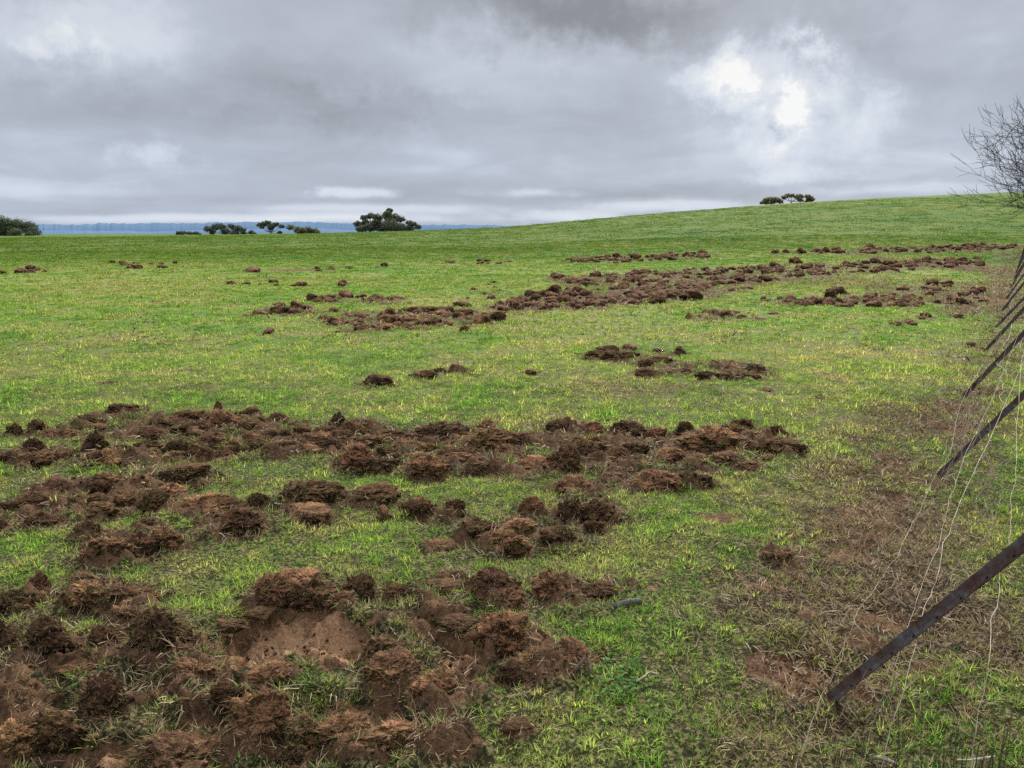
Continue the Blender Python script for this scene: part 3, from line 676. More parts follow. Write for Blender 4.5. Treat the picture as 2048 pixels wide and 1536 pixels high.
# clover patches (dark green, small round leaves) at the lower right of the field
def clover_mesh(n, rad):
    V = []; Q = []; tone = []
    for k in range(n):
        a = random.random() * 6.283; q = math.sqrt(random.random()) * rad; cx, cy, h = math.cos(a) * q, math.sin(a) * q, random.uniform(.004, .030)
        rn = random.random()
        for j in range(3):
            b = a + j * 2.094; s = random.uniform(.0028, .005); ox, oy = cx + math.cos(b) * s, cy + math.sin(b) * s; i0 = len(V); tl = random.uniform(-.4, .4)
            for e in range(5):
                c = b + e * 1.2566; V.append((ox + math.cos(c) * s, oy + math.sin(c) * s, h + tl * s * math.cos(c))); tone.append((rn, 1, rn, 1))
            Q.append([i0, i0 + 1, i0 + 2, i0 + 3, i0 + 4])
    return mesh_np('clover', V, [Q], [CLOVER], attrs={'tone': ('FLOAT_COLOR', tone)})
src = [clover_mesh(46, 0.06) for _ in range(4)]
P_ = []
for e in [ell(1360, 1400, 270, 130), ell(930, 1500, 120, 60), ell(1010, 1490, 90, 40)]:
    n = int(260 * e[2] * e[3] * 3.14); a = rng.uniform(0, 6.28, n); q = np.sqrt(rng.random(n)); x = e[0] + np.cos(a) * q * e[2]; y = e[1] + np.sin(a) * q * e[3]
    z, s, t, d, m = TH(x, y); pn = fbm(x * 3.2, y * 3.2, o=4, s=91); k = (s < 0.4) & (rng.random(n) < sstep(.02, .35, pn) * (1.05 - q)); P_.append(np.stack([x, y, z + 0.004], 1)[k])
P_ = np.concatenate(P_); n = len(P_)
o = gn_scatter('clover', P_, np.stack([rng.normal(0, .1, n), rng.normal(0, .1, n), rng.uniform(0, 6.28, n)], 1), rng.uniform(.5, 1.2, n), rng.integers(0, 4, n), np.zeros(n), src, CLOVER)
tag(o, 'dark green clover growing in low patches among the nearest grass', 'clover', kind='stuff')

# ------------------------------------------------------------------ clods
import bmesh
def ico(sub):
    bm = bmesh.new(); bmesh.ops.create_icosphere(bm, subdivisions=sub, radius=1.0)
    V = np.array([v.co[:] for v in bm.verts]); Fc = np.array([[v.index for v in f.verts] for f in bm.faces]); bm.free(); return V, Fc
ICO = {s: ico(s) for s in (2, 3, 4, 6)}
def clod_shape(sub, shape, seed):
    V, Fc = ICO[sub]; s = seed * 13.7
    zq = 1.0 if shape == 'p' else .55
    x, y, z = V[:, 0] + s, V[:, 1] - s, V[:, 2] * zq + s * .5
    big = fbm(x * 1.1, y * 1.1, z * 1.1, 2, seed)
    r = 1.05 + 0.55 * big
    pr = np.random.default_rng(seed + 77)
    for k in range(11):
        n_ = pr.normal(size=3) * np.array([1, 1, .8]); n_ /= np.linalg.norm(n_); dt = V @ n_; dd_ = pr.uniform(.62, .98)
        r = np.where(dt > .05, np.minimum(r, dd_ / np.maximum(dt, .05) * (1 + .05 * fbm(x * 3, y * 3, z * 3, 2, seed + k))), r)
    r += 0.30 * (np.abs(vn(x * 2.3, y * 2.3, z * 2.3, seed + 5)) - .3)
    r += 0.22 * (np.abs(vn(x * 4.9, y * 4.9, z * 4.9, seed + 9)) - .3)
    if sub >= 4: r += 0.13 * (np.abs(vn(x * 10, y * 10, z * 10, seed + 12)) - .3)
    if sub >= 6: r += 0.10 * (np.abs(vn(x * 21, y * 21, z * 21, seed + 15)) - .3) + 0.035 * vn(x * 44, y * 44, z * 44, seed + 16)
    P = V * np.maximum(r, .25)[:, None]
    P = P + 0.30 * np.stack([fbm(x * 1.6 + 9 * k, y * 1.6, z * 1.6, 2, seed + 20 + k) for k in range(3)], 1)
    if shape == 'p':
        zz = (P[:, 2] + 1) / 2; P[:, 0] *= 1.08 - 0.20 * np.clip(zz, 0, 1); P[:, 1] *= 1.05 - 0.2 * np.clip(zz, 0, 1); P[:, 0] += 0.25 * zz * zz * (1 if seed % 2 else -1)
    if shape in 'sf': P[:, 2] = np.sign(P[:, 2]) * np.abs(P[:, 2]) ** 0.75; P[:, 2] += 0.15 * fbm(x * 2.2, y * 2.2, None, 2, seed + 30)
    if shape == 's': P[:, 2] += 0.35 * P[:, 0] * (1 if seed % 2 else -1)
    lo = P[:, 2].min(); hi = P[:, 2].max()
    P[:, 2] = np.where(P[:, 2] < lo * 0.35, lo * 0.35 + (P[:, 2] - lo * 0.35) * 0.3, P[:, 2])
    lo = P[:, 2].min(); hi = P[:, 2].max(); P[:, 2] = (P[:, 2] - lo) / (hi - lo) * 1.12 - 0.12
    for k in (0, 1): P[:, k] = (P[:, k] - (P[:, k].max() + P[:, k].min()) / 2) / (P[:, k].max() - P[:, k].min())
    return P, Fc
def surf(P, Fc, n, zmin=-0.02, zmax=9, sel=None):
    T = P[Fc]; nr = np.cross(T[:, 1] - T[:, 0], T[:, 2] - T[:, 0]); A = np.linalg.norm(nr, axis=1); nr = nr / (A[:, None] + 1e-12)
    cz = T[:, :, 2].mean(1); w = A * (cz > zmin) * (cz < zmax)
    if sel is not None: w = w * sel(T.mean(1), nr)
    i = rng.choice(len(Fc), n, p=w / w.sum()); u = rng.random((n, 2)); u = np.where(u.sum(1)[:, None] > 1, 1 - u, u)
    q = T[i, 0] + (T[i, 1] - T[i, 0]) * u[:, :1] + (T[i, 2] - T[i, 0]) * u[:, 1:]
    return q, nr[i]
def fibres(P, Fc, n, L0, L1, W, seg=3):
    q, nr = surf(P, Fc, n)
    d = rng.normal(size=(n, 3)); d -= (d * nr).sum(1)[:, None] * nr; d /= np.linalg.norm(d, axis=1)[:, None]
    d = d + nr * rng.uniform(0.0, 0.25, n)[:, None]; d /= np.linalg.norm(d, axis=1)[:, None]
    L = rng.uniform(L0, L1, n) * rng.uniform(.4, 1, n)
    return blades(q + nr * 0.004, d, L, W * rng.uniform(.6, 1.4, n), rng.uniform(-.3, .3, n), seg, rnd=rng.random(n) ** 1.5, wig=0.32, droop=0.35)
def fringe(P, Fc, n, seed, L0, L1, W, amt=0.0, seg=2):
    def sel(c, nr):
        f = fbm(c[:, 0] * 2.4 + seed, c[:, 1] * 2.4, c[:, 2] * 2.4 + seed, 2, seed)
        return 1.0 * ((c[:, 2] < 0.13) | (f > 0.26 - amt)) + 0.24
    q, nr = surf(P, Fc, n, zmin=-0.05, sel=sel)
    d = nr * 0.8 + rng.normal(0, .45, (n, 3)); d[:, 2] += 0.35; d /= np.linalg.norm(d, axis=1)[:, None]
    L = rng.uniform(L0, L1, n)
    return blades(q - nr * 0.01, d, L, W * rng.uniform(.6, 1.3, n), rng.uniform(0, .5, n), seg, wig=0.12, droop=0.9)
HI = {}
def hi_variant(shape, k):
    key = (shape, k)
    if key in HI: return HI[key]
    seed = k * 7 + 'lspf'.index(shape) * 101
    P, Fc = clod_shape(6, shape, seed)
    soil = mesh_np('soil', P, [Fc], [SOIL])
    V, Q, T, tone = fibres(P, Fc, 1100, .05, .26, .0075); roots = mesh_np('roots', V, [Q, T], [ROOT], attrs={'tone': ('FLOAT_COLOR', tone)})
    V, Q, T, tone = fringe(P, Fc, 600, seed, .06, .22, .012, amt=(k % 4) * 0.12); gr = mesh_np('grass', V, [Q, T], [TURF], attrs={'tone': ('FLOAT_COLOR', tone)})
    HI[key] = (soil, roots, gr); return HI[key]
LO = {}
def lo_arrays(shape, k, sub, nf, ng, wf):
    seed = k * 5 + 'lspf'.index(shape) * 57 + 400
    P, Fc = clod_shape(sub, shape, seed)
    V1, Q1, T1, t1 = fibres(P, Fc, nf, .08, .28, .013 * wf, 2); V2, Q2, T2, t2 = fringe(P, Fc, ng, seed, .10, .26, .022 * wf, amt=(k % 3) * .1)
    a = len(P); b = a + len(V1)
    V = np.concatenate([P, V1, V2]); tris = np.concatenate([Fc, T1 + a, T2 + b]); quads = np.concatenate([Q1 + a, Q2 + b])
    mi = np.concatenate([np.zeros(len(Fc)), np.ones(len(T1)), np.full(len(T2), 2), np.ones(len(Q1)), np.full(len(Q2), 2)])
    tone = np.concatenate([np.tile([0.5, 1, .5, 1], (len(P), 1)), t1, t2])
    return V, tris, quads, mi, tone
def lo_variant(shape, k):
    key = (shape, k)
    if key not in LO:
        V, tr, qd, mi, tone = lo_arrays(shape, k, 4, 330, 330, 1.1)
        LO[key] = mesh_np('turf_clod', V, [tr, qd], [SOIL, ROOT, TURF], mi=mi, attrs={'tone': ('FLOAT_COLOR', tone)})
    return LO[key]
TONE = {'d': (0.066, 0.037, 0.021), 'b': (0.104, 0.058, 0.032), 'r': (0.150, 0.080, 0.043)}
def tone_col(c):
    b = TONE[c['tone']]; f = random.uniform(.8, 1.25); return (b[0] * f, b[1] * f * random.uniform(.95, 1.05), b[2] * f, 1)
order = sorted(range(len(CL)), key=lambda i: -CL[i]['area'] - (4000 if CL[i]['label'] else 0))
indiv = [CL[i] for i in order[:300]]; rest = [CL[i] for i in order[300:]]
GROUPN = {}
ordn = ['', 'first', 'second', 'third', 'fourth', 'fifth', 'sixth', 'seventh', 'eighth', 'ninth', 'tenth', 'eleventh', 'twelfth', 'thirteenth', 'fourteenth']
TW = {'d': 'dark', 'b': 'brown', 'r': 'reddish'}; SW = {'l': 'lumpy', 's': 'tilted', 'p': 'peaked', 'f': 'flat'}
# names for those without one of their own
from collections import defaultdict
bucket = defaultdict(list)
for c in indiv:
    if not c['label']: bucket[(c['cluster'], c['tone'], c['shape'])].append(c)
for key, lst in bucket.items():
    lst.sort(key=lambda c: c['cx'])
    nm = '%s %s turf clod' % (TW[key[1]], SW[key[2]])
    for i, c in enumerate(lst):
        if len(lst) == 1: c['label'] = 'the only %s of the %s' % (nm, key[0]) if key[0] != 'lone far clods' else 'small %s lying alone in far grass' % nm
        elif len(lst) <= 6 and key[0] != 'lone far clods': c['label'] = '%s %s from the left in the %s' % (ordn[i + 1], nm, key[0])
        else: c['label'] = 'small %s lying in the %s' % (nm, key[0]) if key[0] != 'lone far clods' else 'small %s lying alone in far grass' % nm
zi = TH(np.array([c['x'] for c in CL]), np.array([c['y'] for c in CL]))[0]
for c, zz in zip(CL, T0(np.array([c['x'] for c in CL]), np.array([c['y'] for c in CL]))): c['z'] = float(zz)
for n_, c in enumerate(indiv):
    grp = 'torn up turf clods of the ' + c['cluster'] if c['cluster'] != 'lone far clods' else 'lone torn up turf clods in far grass'
    fs = 1.13 if c['by'] > 700 else 1.3; sx = c['wm'] * fs; sy_ = max(c['D'], c['wm'] * .6) * fs; sz = c['H'] * (1.12 if c['by'] > 700 else 1.2) + .012
    rz = random.uniform(-.35, .35) + (math.pi if random.random() < .5 else 0)
    if c['w'] >= 40 and c['by'] > 820:
        soil, roots, gr = hi_variant(c['shape'], random.randrange({'l': 12, 's': 3, 'p': 5, 'f': 3}[c['shape']]))
        rt = empty('turf_clod', (c['x'], c['y'], c['z'] - 0.012), rz); rt.scale = (sx, sy_, sz)
        tag(rt, c['label'], 'turf clod', grp)
        col = tone_col(c)
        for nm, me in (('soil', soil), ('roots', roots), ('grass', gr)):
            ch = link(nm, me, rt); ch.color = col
    else:
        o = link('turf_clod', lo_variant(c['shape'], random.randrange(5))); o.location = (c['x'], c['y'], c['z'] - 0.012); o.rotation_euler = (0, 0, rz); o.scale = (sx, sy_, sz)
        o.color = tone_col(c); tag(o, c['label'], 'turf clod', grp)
# the smaller rest of the clods, far away, as one object
Vs, Ts, Qs, Ms, To, n0 = [], [], [], [], [], 0
pre = [lo_arrays(random.choice('lllps'), 50 + k, 3, 110, 80, 1.8) for k in range(8)]
for c in rest:
    V, tr, qd, mi, tone = random.choice(pre); a = random.random() * 6.28; ca, sa = math.cos(a), math.sin(a)
    S = V * np.array([c['wm'] * 1.3, c['wm'] * 1.0, c['H'] * 1.3]); X = S[:, 0] * ca - S[:, 1] * sa; Y = S[:, 0] * sa + S[:, 1] * ca
    Vs.append(np.stack([X + c['x'], Y + c['y'], S[:, 2] + c['z'] - .02], 1)); Ts.append(tr + n0); Qs.append(qd + n0)
    Ms.append((mi[:len(tr)], mi[len(tr):])); To.append(tone); n0 += len(V)
if rest:
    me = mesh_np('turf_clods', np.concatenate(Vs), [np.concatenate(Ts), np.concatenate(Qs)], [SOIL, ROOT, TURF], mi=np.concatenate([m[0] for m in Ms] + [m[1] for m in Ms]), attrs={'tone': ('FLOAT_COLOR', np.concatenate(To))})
    o = link('turf_clods', me); o.color = (0.085, .048, .028, 1)
    tag(o, 'mass of smallest far brown turf clods in the distant torn bands', 'turf clods', kind='stuff')
# crumbs of soil round the clods
pts, scl = [], []
for c in CL:
    n = int(26 if c['by'] > 1150 else (16 if c['by'] > 820 else 6))
    a = rng.uniform(0, 6.28, n); q = rng.uniform(.35, 1.0, n) + np.abs(rng.normal(0, .12, n))
    pts.append(np.stack([c['x'] + np.cos(a) * q * c['wm'] * .75, c['y'] + np.sin(a) * q * c['wm'] * .7], 1)); scl.append(c['wm'] * rng.uniform(.02, .085, n))
NC = sum(len(p) for p in pts)
for e in PITS:
    n = int(4 + 350 * e[2] * e[3] * 3.14); a = rng.uniform(0, 6.28, n); q = np.sqrt(rng.random(n)) * .95; pts.append(np.stack([e[0] + np.cos(a) * q * e[2], e[1] + np.sin(a) * q * e[3]], 1)); scl.append(rng.uniform(.004, .015, n))
pts = np.concatenate(pts); scl = np.concatenate(scl); zz, _s, tn_, _d, _m = TH(pts[:, 0], pts[:, 1])
kp = (np.arange(len(pts)) >= NC) | (tn_ < .3); NC = int(kp[:NC].sum()); pts, scl, zz = pts[kp], scl[kp], zz[kp]
n = len(pts); srcm = []
for k in range(6):
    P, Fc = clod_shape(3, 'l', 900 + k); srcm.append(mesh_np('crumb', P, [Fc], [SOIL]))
CR = SOIL
o = gn_scatter('soil_crumbs', np.column_stack([pts, zz - 0.002]), np.stack([rng.normal(0, .3, n), rng.normal(0, .3, n), rng.uniform(0, 6.28, n)], 1), scl, np.where(np.arange(n) < NC, rng.integers(0, 4, n), rng.integers(4, 6, n)), np.zeros(n), srcm, SOIL)
o.color = (0.09, 0.05, 0.032, 1)
for k, so in enumerate(sorted(bpy.data.collections['soil_crumbs_kinds'].objects, key=lambda q: q.name)): so.color = (0.095, 0.055, 0.033, 1) if k < 4 else (0.30, 0.17, 0.09, 1)
tag(o, 'loose crumbs of brown soil strewn around the clods and in the pits', 'soil crumbs', kind='stuff')

# ------------------------------------------------------------------ tubes
def tube(pts, rad, sides=6, closed=True):
    pts = np.asarray(pts, float); n = len(pts); rad = np.broadcast_to(rad, (n,))
    tg = np.gradient(pts, axis=0); tg /= np.linalg.norm(tg, axis=1)[:, None] + 1e-9
    ref = np.array([0.13, 0.21, 1.0]) if abs(tg[0, 2]) < .9 else np.array([1.0, .1, 0])
    V = []
    for p, t, r in zip(pts, tg, rad):
        a = np.cross(t, ref); a /= np.linalg.norm(a) + 1e-9; b = np.cross(t, a)
        for k in range(sides): V.append(p + r * (math.cos(6.2832 * k / sides) * a + math.sin(6.2832 * k / sides) * b))
    Q = [[i * sides + k, i * sides + (k + 1) % sides, (i + 1) * sides + (k + 1) % sides, (i + 1) * sides + k] for i in range(n - 1) for k in range(sides)]
    return np.array(V), np.array(Q)
class Acc:
    def __init__(s): s.V = []; s.Q = []; s.n = 0
    def add(s, V, Q): s.V.append(V); s.Q.append(np.asarray(Q) + s.n); s.n += len(V)
    def tube(s, pts, rad, sides=6): s.add(*tube(pts, rad, sides))
    def mesh(s, name, mat, smooth=True): return mesh_np(name, np.concatenate(s.V), [np.concatenate(s.Q)], [mat], smooth)
def smooth_path(pts, n):
    pts = np.asarray(pts, float); m = len(pts); t = np.linspace(0, m - 1, n); out = []
    for u in t:
        i = min(int(u), m - 2); f = u - i; p0 = pts[max(i - 1, 0)]; p1 = pts[i]; p2 = pts[i + 1]; p3 = pts[min(i + 2, m - 1)]
        out.append(0.5 * ((2 * p1) + (-p0 + p2) * f + (2 * p0 - 5 * p1 + 4 * p2 - p3) * f * f + (-p0 + 3 * p1 - 3 * p2 + p3) * f ** 3))
    return np.array(out)

# ------------------------------------------------------------------ fence: leaning steel posts and slack wires
def simple(name, stops, scale, rough=.8, metal=0, spec=.3, bs=.3, bd=.003, obj=True):
    m, t, out = material(name); tc = t.new('ShaderNodeTexCoord'); v = tc.outputs['Object']
    f = t.noise(v, scale, 6, .65, .3); f2 = t.noise(v, scale * 9, 3, .6)
    f = t.math('ADD', t.math('MULTIPLY', f, .75), t.math('MULTIPLY', f2, .25))
    principled(t, out, t.ramp(f, stops), rough, spec, metal, bump=f2, bs=bs, bd=bd); return m
STEEL = simple('old_painted_steel', [(.38, (.040, .017, .012)), (.47, (.085, .042, .031)), (.53, (.085, .072, .070)), (.66, (.17, .16, .165))], 9, .6, .3, .4)
HOLE = simple('bolt_hole_dark', [(.4, (.002, .002, .002)), (.6, (.006, .005, .005))], 9, .9)
WIRE = simple('galvanised_wire', [(.38, (.16, .11, .07)), (.5, (.30, .24, .18)), (.62, (.44, .38, .31))], 14, .5, .25)
RUSTW = simple('rusty_wire', [(.38, (.07, .04, .025)), (.55, (.19, .12, .08)), (.65, (.30, .22, .15))], 14, .8)
WOODG = simple('weathered_wood', [(.38, (.035, .030, .027)), (.5, (.085, .078, .07)), (.64, (.18, .165, .15))], 20, .9)
fence = empty('wire_fence', tuple(at(1660, 1400)))
tag(fence, 'broken wire fence of dark leaning steel posts with slack tangled wires', 'fence')
fl = np.array(fence.location)
POSTS = [(1660, 1400), (1878, 952), (1927, 795), (1970, 703), (1992, 655)]
base3 = [at(*p) for p in POSTS]
step = (base3[4] - base3[1]) / 3
for k in range(1, 12): q = base3[4] + step * k; base3.append(np.array([q[0], q[1], float(T0(q[0], q[1]))]))
q = base3[0] - (base3[1] - base3[0]); 
lean0 = np.array([.61, -.738, 1.397]); lean0 /= np.linalg.norm(lean0)
def post_mesh(L, fw=0.023, th=0.0038):
    # Y section: wide flat face (two flanges) plus a stem, cut off slantwise at the foot
    prof = []
    for ang in (200, 340, 90):
        a = R(ang); w = fw if ang != 90 else fw * .85
        d = np.array([math.cos(a), math.sin(a)]); s = np.array([-d[1], d[0]])
        prof.append((d, s, w))
    V = []; Q = []
    for d, s, w in prof:
        i0 = len(V)
        nseg = 16
        for i in range(nseg + 1):
            zz = -0.25 + (L + .25) * i / nseg
            for a_, b_ in ((.001, -th / 2), (w, -th * .4), (w, th * .4), (.001, th / 2)):
                c = d * a_ + s * b_; V.append((c[0], c[1], zz))
        for i in range(nseg):
            for k in range(4):
                a0 = i0 + i * 4 + k; a1 = i0 + i * 4 + (k + 1) % 4; Q.append([a0, a1, a1 + 4, a0 + 4])
        e = i0 + nseg * 4; Q.append([e, e + 1, e + 2, e + 3]); Q.append([i0 + 3, i0 + 2, i0 + 1, i0])
    return mesh_np('steel_post', V, [Q], [STEEL], False)
def hole_mesh():
    V = [(0, 0, 0)] + [(math.cos(k * .5236) * .0042, 0, math.sin(k * .5236) * .0055) for k in range(12)]
    return mesh_np('bolt_hole', V, [np.array([[0, 1 + (k + 1) % 12, 1 + k] for k in range(12)])], [HOLE], False)
PM = post_mesh(1.55); HM = hole_mesh()
from mathutils import Matrix, Vector
for k, b in enumerate(base3):
    L = lean0 + (rng.normal(0, .03, 3) if k > 1 else 0)
    if k >= 5: L = L + np.array([-.10, .10, .12]) * min((k - 4) * .35, 1.6)
    zax = Vector(L).normalized(); view = (Vector((0, 0, CAMH)) - Vector(b) - zax * .6).normalized()
    y_ = (-view + zax * view.dot(zax)).normalized(); tw = random.uniform(-.2, .2) + 0.5
    x_ = y_.cross(zax).normalized(); y2 = (y_ * math.cos(tw) + x_ * math.sin(tw)).normalized(); x2 = y2.cross(zax).normalized()
    M = Matrix((x2, y2, zax)).transposed().to_4x4(); M.translation = Vector(b - fl)
    po = link('steel_post', PM, fence); po.matrix_local = M
    if k < 4:
        for hz in np.arange(.12, 1.5, .105):
            h = link('bolt_hole', HM, po); a = R(200 if k != 1 else 340)
            a = R(340); h.location = (math.cos(a) * .0125 - .0028 * .34, math.sin(a) * .0125 - .0034, hz); h.rotation_euler = (0, 0, R(-20))
wpaths = [
 ([(2048, 640, .75), (2000, 760, .6), (1958, 850, .5), (1921, 936, .42), (1905, 983, .4), (1889, 1038, .36), (1870, 1108, .34), (1843, 1178, .31), (1823, 1233, .28), (1800, 1303, .24), (1784, 1350, .2), (1768, 1389, .18), (1753, 1420, .14), (1737, 1483, .08), (1722, 1545, .03)], WIRE, .0016),
 ([(2060, 700, .8), (2000, 830, .65), (1952, 936, .55), (1913, 1022, .5), (1893, 1077, .46), (1874, 1147, .42), (1854, 1209, .38), (1823, 1327, .33), (1796, 1416, .27), (1780, 1467, .22), (1760, 1545, .15)], WIRE, .0021),
 ([(1990, 690, .5), (1925, 800, .4), (1900, 900, .35), (1862, 967, .3), (1835, 1030, .28), (1811, 1073, .25), (1788, 1120, .23), (1745, 1186, .2), (1718, 1217, .18), (1706, 1256, .16), (1690, 1272, .14), (1686, 1311, .12), (1667, 1350, .1), (1643, 1393, .08), (1620, 1459, .05), (1590, 1545, .02)], WIRE, .0015),
 ([(2048, 705, .9), (2041, 734, .9), (2036, 822, .8), (2032, 920, .7), (2024, 1006, .65), (2016, 1095, .6)], WIRE, .0016),
 ([(1945, 1158, .5), (1962, 1146, .52), (1987, 1148, .52), (1999, 1170, .5), (1987, 1233, .46), (1975, 1327, .42), (1960, 1424, .36), (1948, 1495, .3), (1940, 1545, .25)], WIRE, .0022),
 ([(1823, 1155, .2), (1796, 1202, .15), (1772, 1260, .1), (1760, 1288, .05)], RUSTW, .0015),
 ([(1747, 1300, .2), (1745, 1311, .2), (1721, 1362, .16), (1706, 1405, .12), (1678, 1471, .06), (1652, 1545, .02)], RUSTW, .0017),
 ([(1700, 1260, .1), (1708, 1290, .1), (1722, 1330, .12), (1726, 1348, .12), (1660, 1338, .05)], RUSTW, .0013),
 ([(1883, 773, .3), (1880, 806, .3), (1913, 855, .3), (1887, 913, .2)], RUSTW, .002),
 ([(1950, 735, .5), (2000, 760, .5), (2048, 800, .5)], RUSTW, .0022),
 ([(1940, 880, .3), (1925, 870, .35), (1900, 840, .35), (1930, 800, .4), (1960, 780, .4)], RUSTW, .0018),
 ([(2010, 640, .6), (1990, 700, .5), (1950, 780, .4), (1930, 860, .4), (1890, 960, .3)], RUSTW, .002),
 ([(2030, 640, .6), (2000, 740, .5), (1985, 800, .5), (1950, 880, .4), (1915, 960, .3), (1890, 1030, .3)], RUSTW, .0018),
 ([(2000, 1380, .2), (1990, 1405, .2), (1962, 1444, .15), (1965, 1480, .1), (1955, 1530, .05)], RUSTW, .0017),
 ([(1930, 1100, .3), (1880, 1200, .3), (1858, 1330, .2), (1840, 1370, .1)], RUSTW, .0014),
 ([(1800, 1345, .1), (1787, 1365, .1), (1775, 1395, .05), (1755, 1425, .02)], WIRE, .0014)]
for pts, mt, rd in wpaths:
    P3 = smooth_path([at(a, b, h) for a, b, h in pts], len(pts) * 7)
    P3 = P3 + np.stack([fbm(np.arange(len(P3)) * .35, np.full(len(P3), k * 3.3 + rd * 1000), o=2, s=5) for k in range(3)], 1) * .010
    a = Acc(); a.tube(P3 - fl, rd * .52, 6); link('wire', a.mesh('wire', mt), fence)
rw = random.Random(5)
for k in range(22):
    x0, y0 = rw.uniform(1900, 2040), rw.uniform(740, 1000); q = [(x0, y0, rw.uniform(.2, .45))]
    for j in range(rw.randint(3, 5)): q.append((q[-1][0] + rw.gauss(-14, 26), q[-1][1] + rw.uniform(20, 70), max(.03, q[-1][2] + rw.uniform(-.12, .04))))
    P3 = smooth_path([at(*c_) for c_ in q], len(q) * 7); a = Acc(); a.tube(P3 - fl, rw.uniform(.0007, .0014), 5); link('wire', a.mesh('wire', RUSTW), fence)
# loose netting strands between the far posts
for i in range(2, 9):
    for h in (.12, .3, .52, .8):
        p0 = base3[i] + lean0 * h; p1 = base3[i - 1] + lean0 * (h - random.uniform(0, .15))
        t = np.linspace(0, 1, 26)[:, None]; P3 = p0 + (p1 - p0) * t; P3[:, 2] -= (np.sin(t[:, 0] * math.pi) * random.uniform(.05, .35) * (h + .1))
        P3 += np.stack([fbm(t[:, 0] * 9, t[:, 0] * 0 + i * 7 + h * 50 + k * 11, o=3, s=9) for k in range(3)], 1) * .09
        P3[:, 2] = np.maximum(P3[:, 2], T0(P3[:, 0], P3[:, 1]) + .02)
        a = Acc(); a.tube(P3 - fl, .0017, 5); link('wire', a.mesh('wire', RUSTW if random.random() < .7 else WIRE), fence)

# ------------------------------------------------------------------ sticks and dry stems
def stick(name, pts, rad, label, mat=WOODG, cat='stick', sides=8):
    P0 = at(pts[0][0], pts[0][1]); P3 = smooth_path([at(a, b, h) for a, b, h in pts], 16); n = len(P3)
    rr_ = rad * (0.75 + .35 * np.sin(np.linspace(.3, 2.9, n))) * (1 + .25 * fbm(np.arange(n) * .8, np.full(n, pts[0][0]), o=2, s=3)); rr_[0] *= .3; rr_[-1] *= .2
    a = Acc(); a.tube(P3 - P0, rr_, sides); o = link(name, a.mesh(name, mat)); o.location = P0; tag(o, label, cat); return o
stick('weathered_stick', [(1218, 1214, .012), (1240, 1208, .024), (1265, 1202, .024), (1285, 1202, .02)], 0.011, 'grey weathered stick lying beside the dark ragged slab of turf')
fr = empty('forked_stick', tuple(at(1150, 1346))); tag(fr, 'small forked pale stick propped against a brown clod', 'stick')
for a_, b_ in (((1146, 1346, .0), (1174, 1312, .10)), ((1181, 1346, .0), (1173, 1312, .10))):
    P3 = smooth_path([at(*a_), at(*b_)], 6); A = Acc(); A.tube(P3 - np.array(fr.location), np.linspace(.008, .005, 6), 6); link('prong', A.mesh('prong', WIRE), fr)
stick('pale_stick', [(1752, 1514, .03), (1775, 1520, .03), (1792, 1528, .02)], .005, 'thin white stick lying at the bottom edge under the wires', WIRE)
stick('pale_stick', [(1912, 1520, .02), (1945, 1520, .025), (1992, 1512, .02)], .0035, 'short white stick on the ground in the bottom right corner', WIRE)
stick('curved_twig', [(1272, 1364, .02), (1290, 1352, .03), (1300, 1345, .03), (1320, 1350, .02)], .0035, 'pale curved twig lying on green grass right of the forked stick', WIRE)
STEM = simple('dead_stem', [(.4, (.05, .035, .025)), (.6, (.14, .10, .07))], 12, .9)
for wx, wy, lab in ((1880, 1600, 'clump of thin dark upright dead stems at the bottom right'), (1990, 1570, 'brown dead weed stems in the bottom right corner')):
    b0 = at(wx, wy); A = Acc()
    for k in range(26):
        a = random.random() * 6.28; q = random.uniform(0, .16); b = np.array([math.cos(a) * q * 1.6, math.sin(a) * q * .5, 0]); h = random.uniform(.08, .26)
        d = np.array([random.uniform(-.15, .15), random.uniform(-.15, .15), 1])
        A.tube(smooth_path([b, b + d * h * .5 + np.array([random.uniform(-.01, .01), 0, 0]), b + d * h], 6), np.linspace(.0016, .0007, 6), 5)
    o = link('dead_weed', A.mesh('dead_weed', STEM)); o.location = b0; tag(o, lab, 'weed')

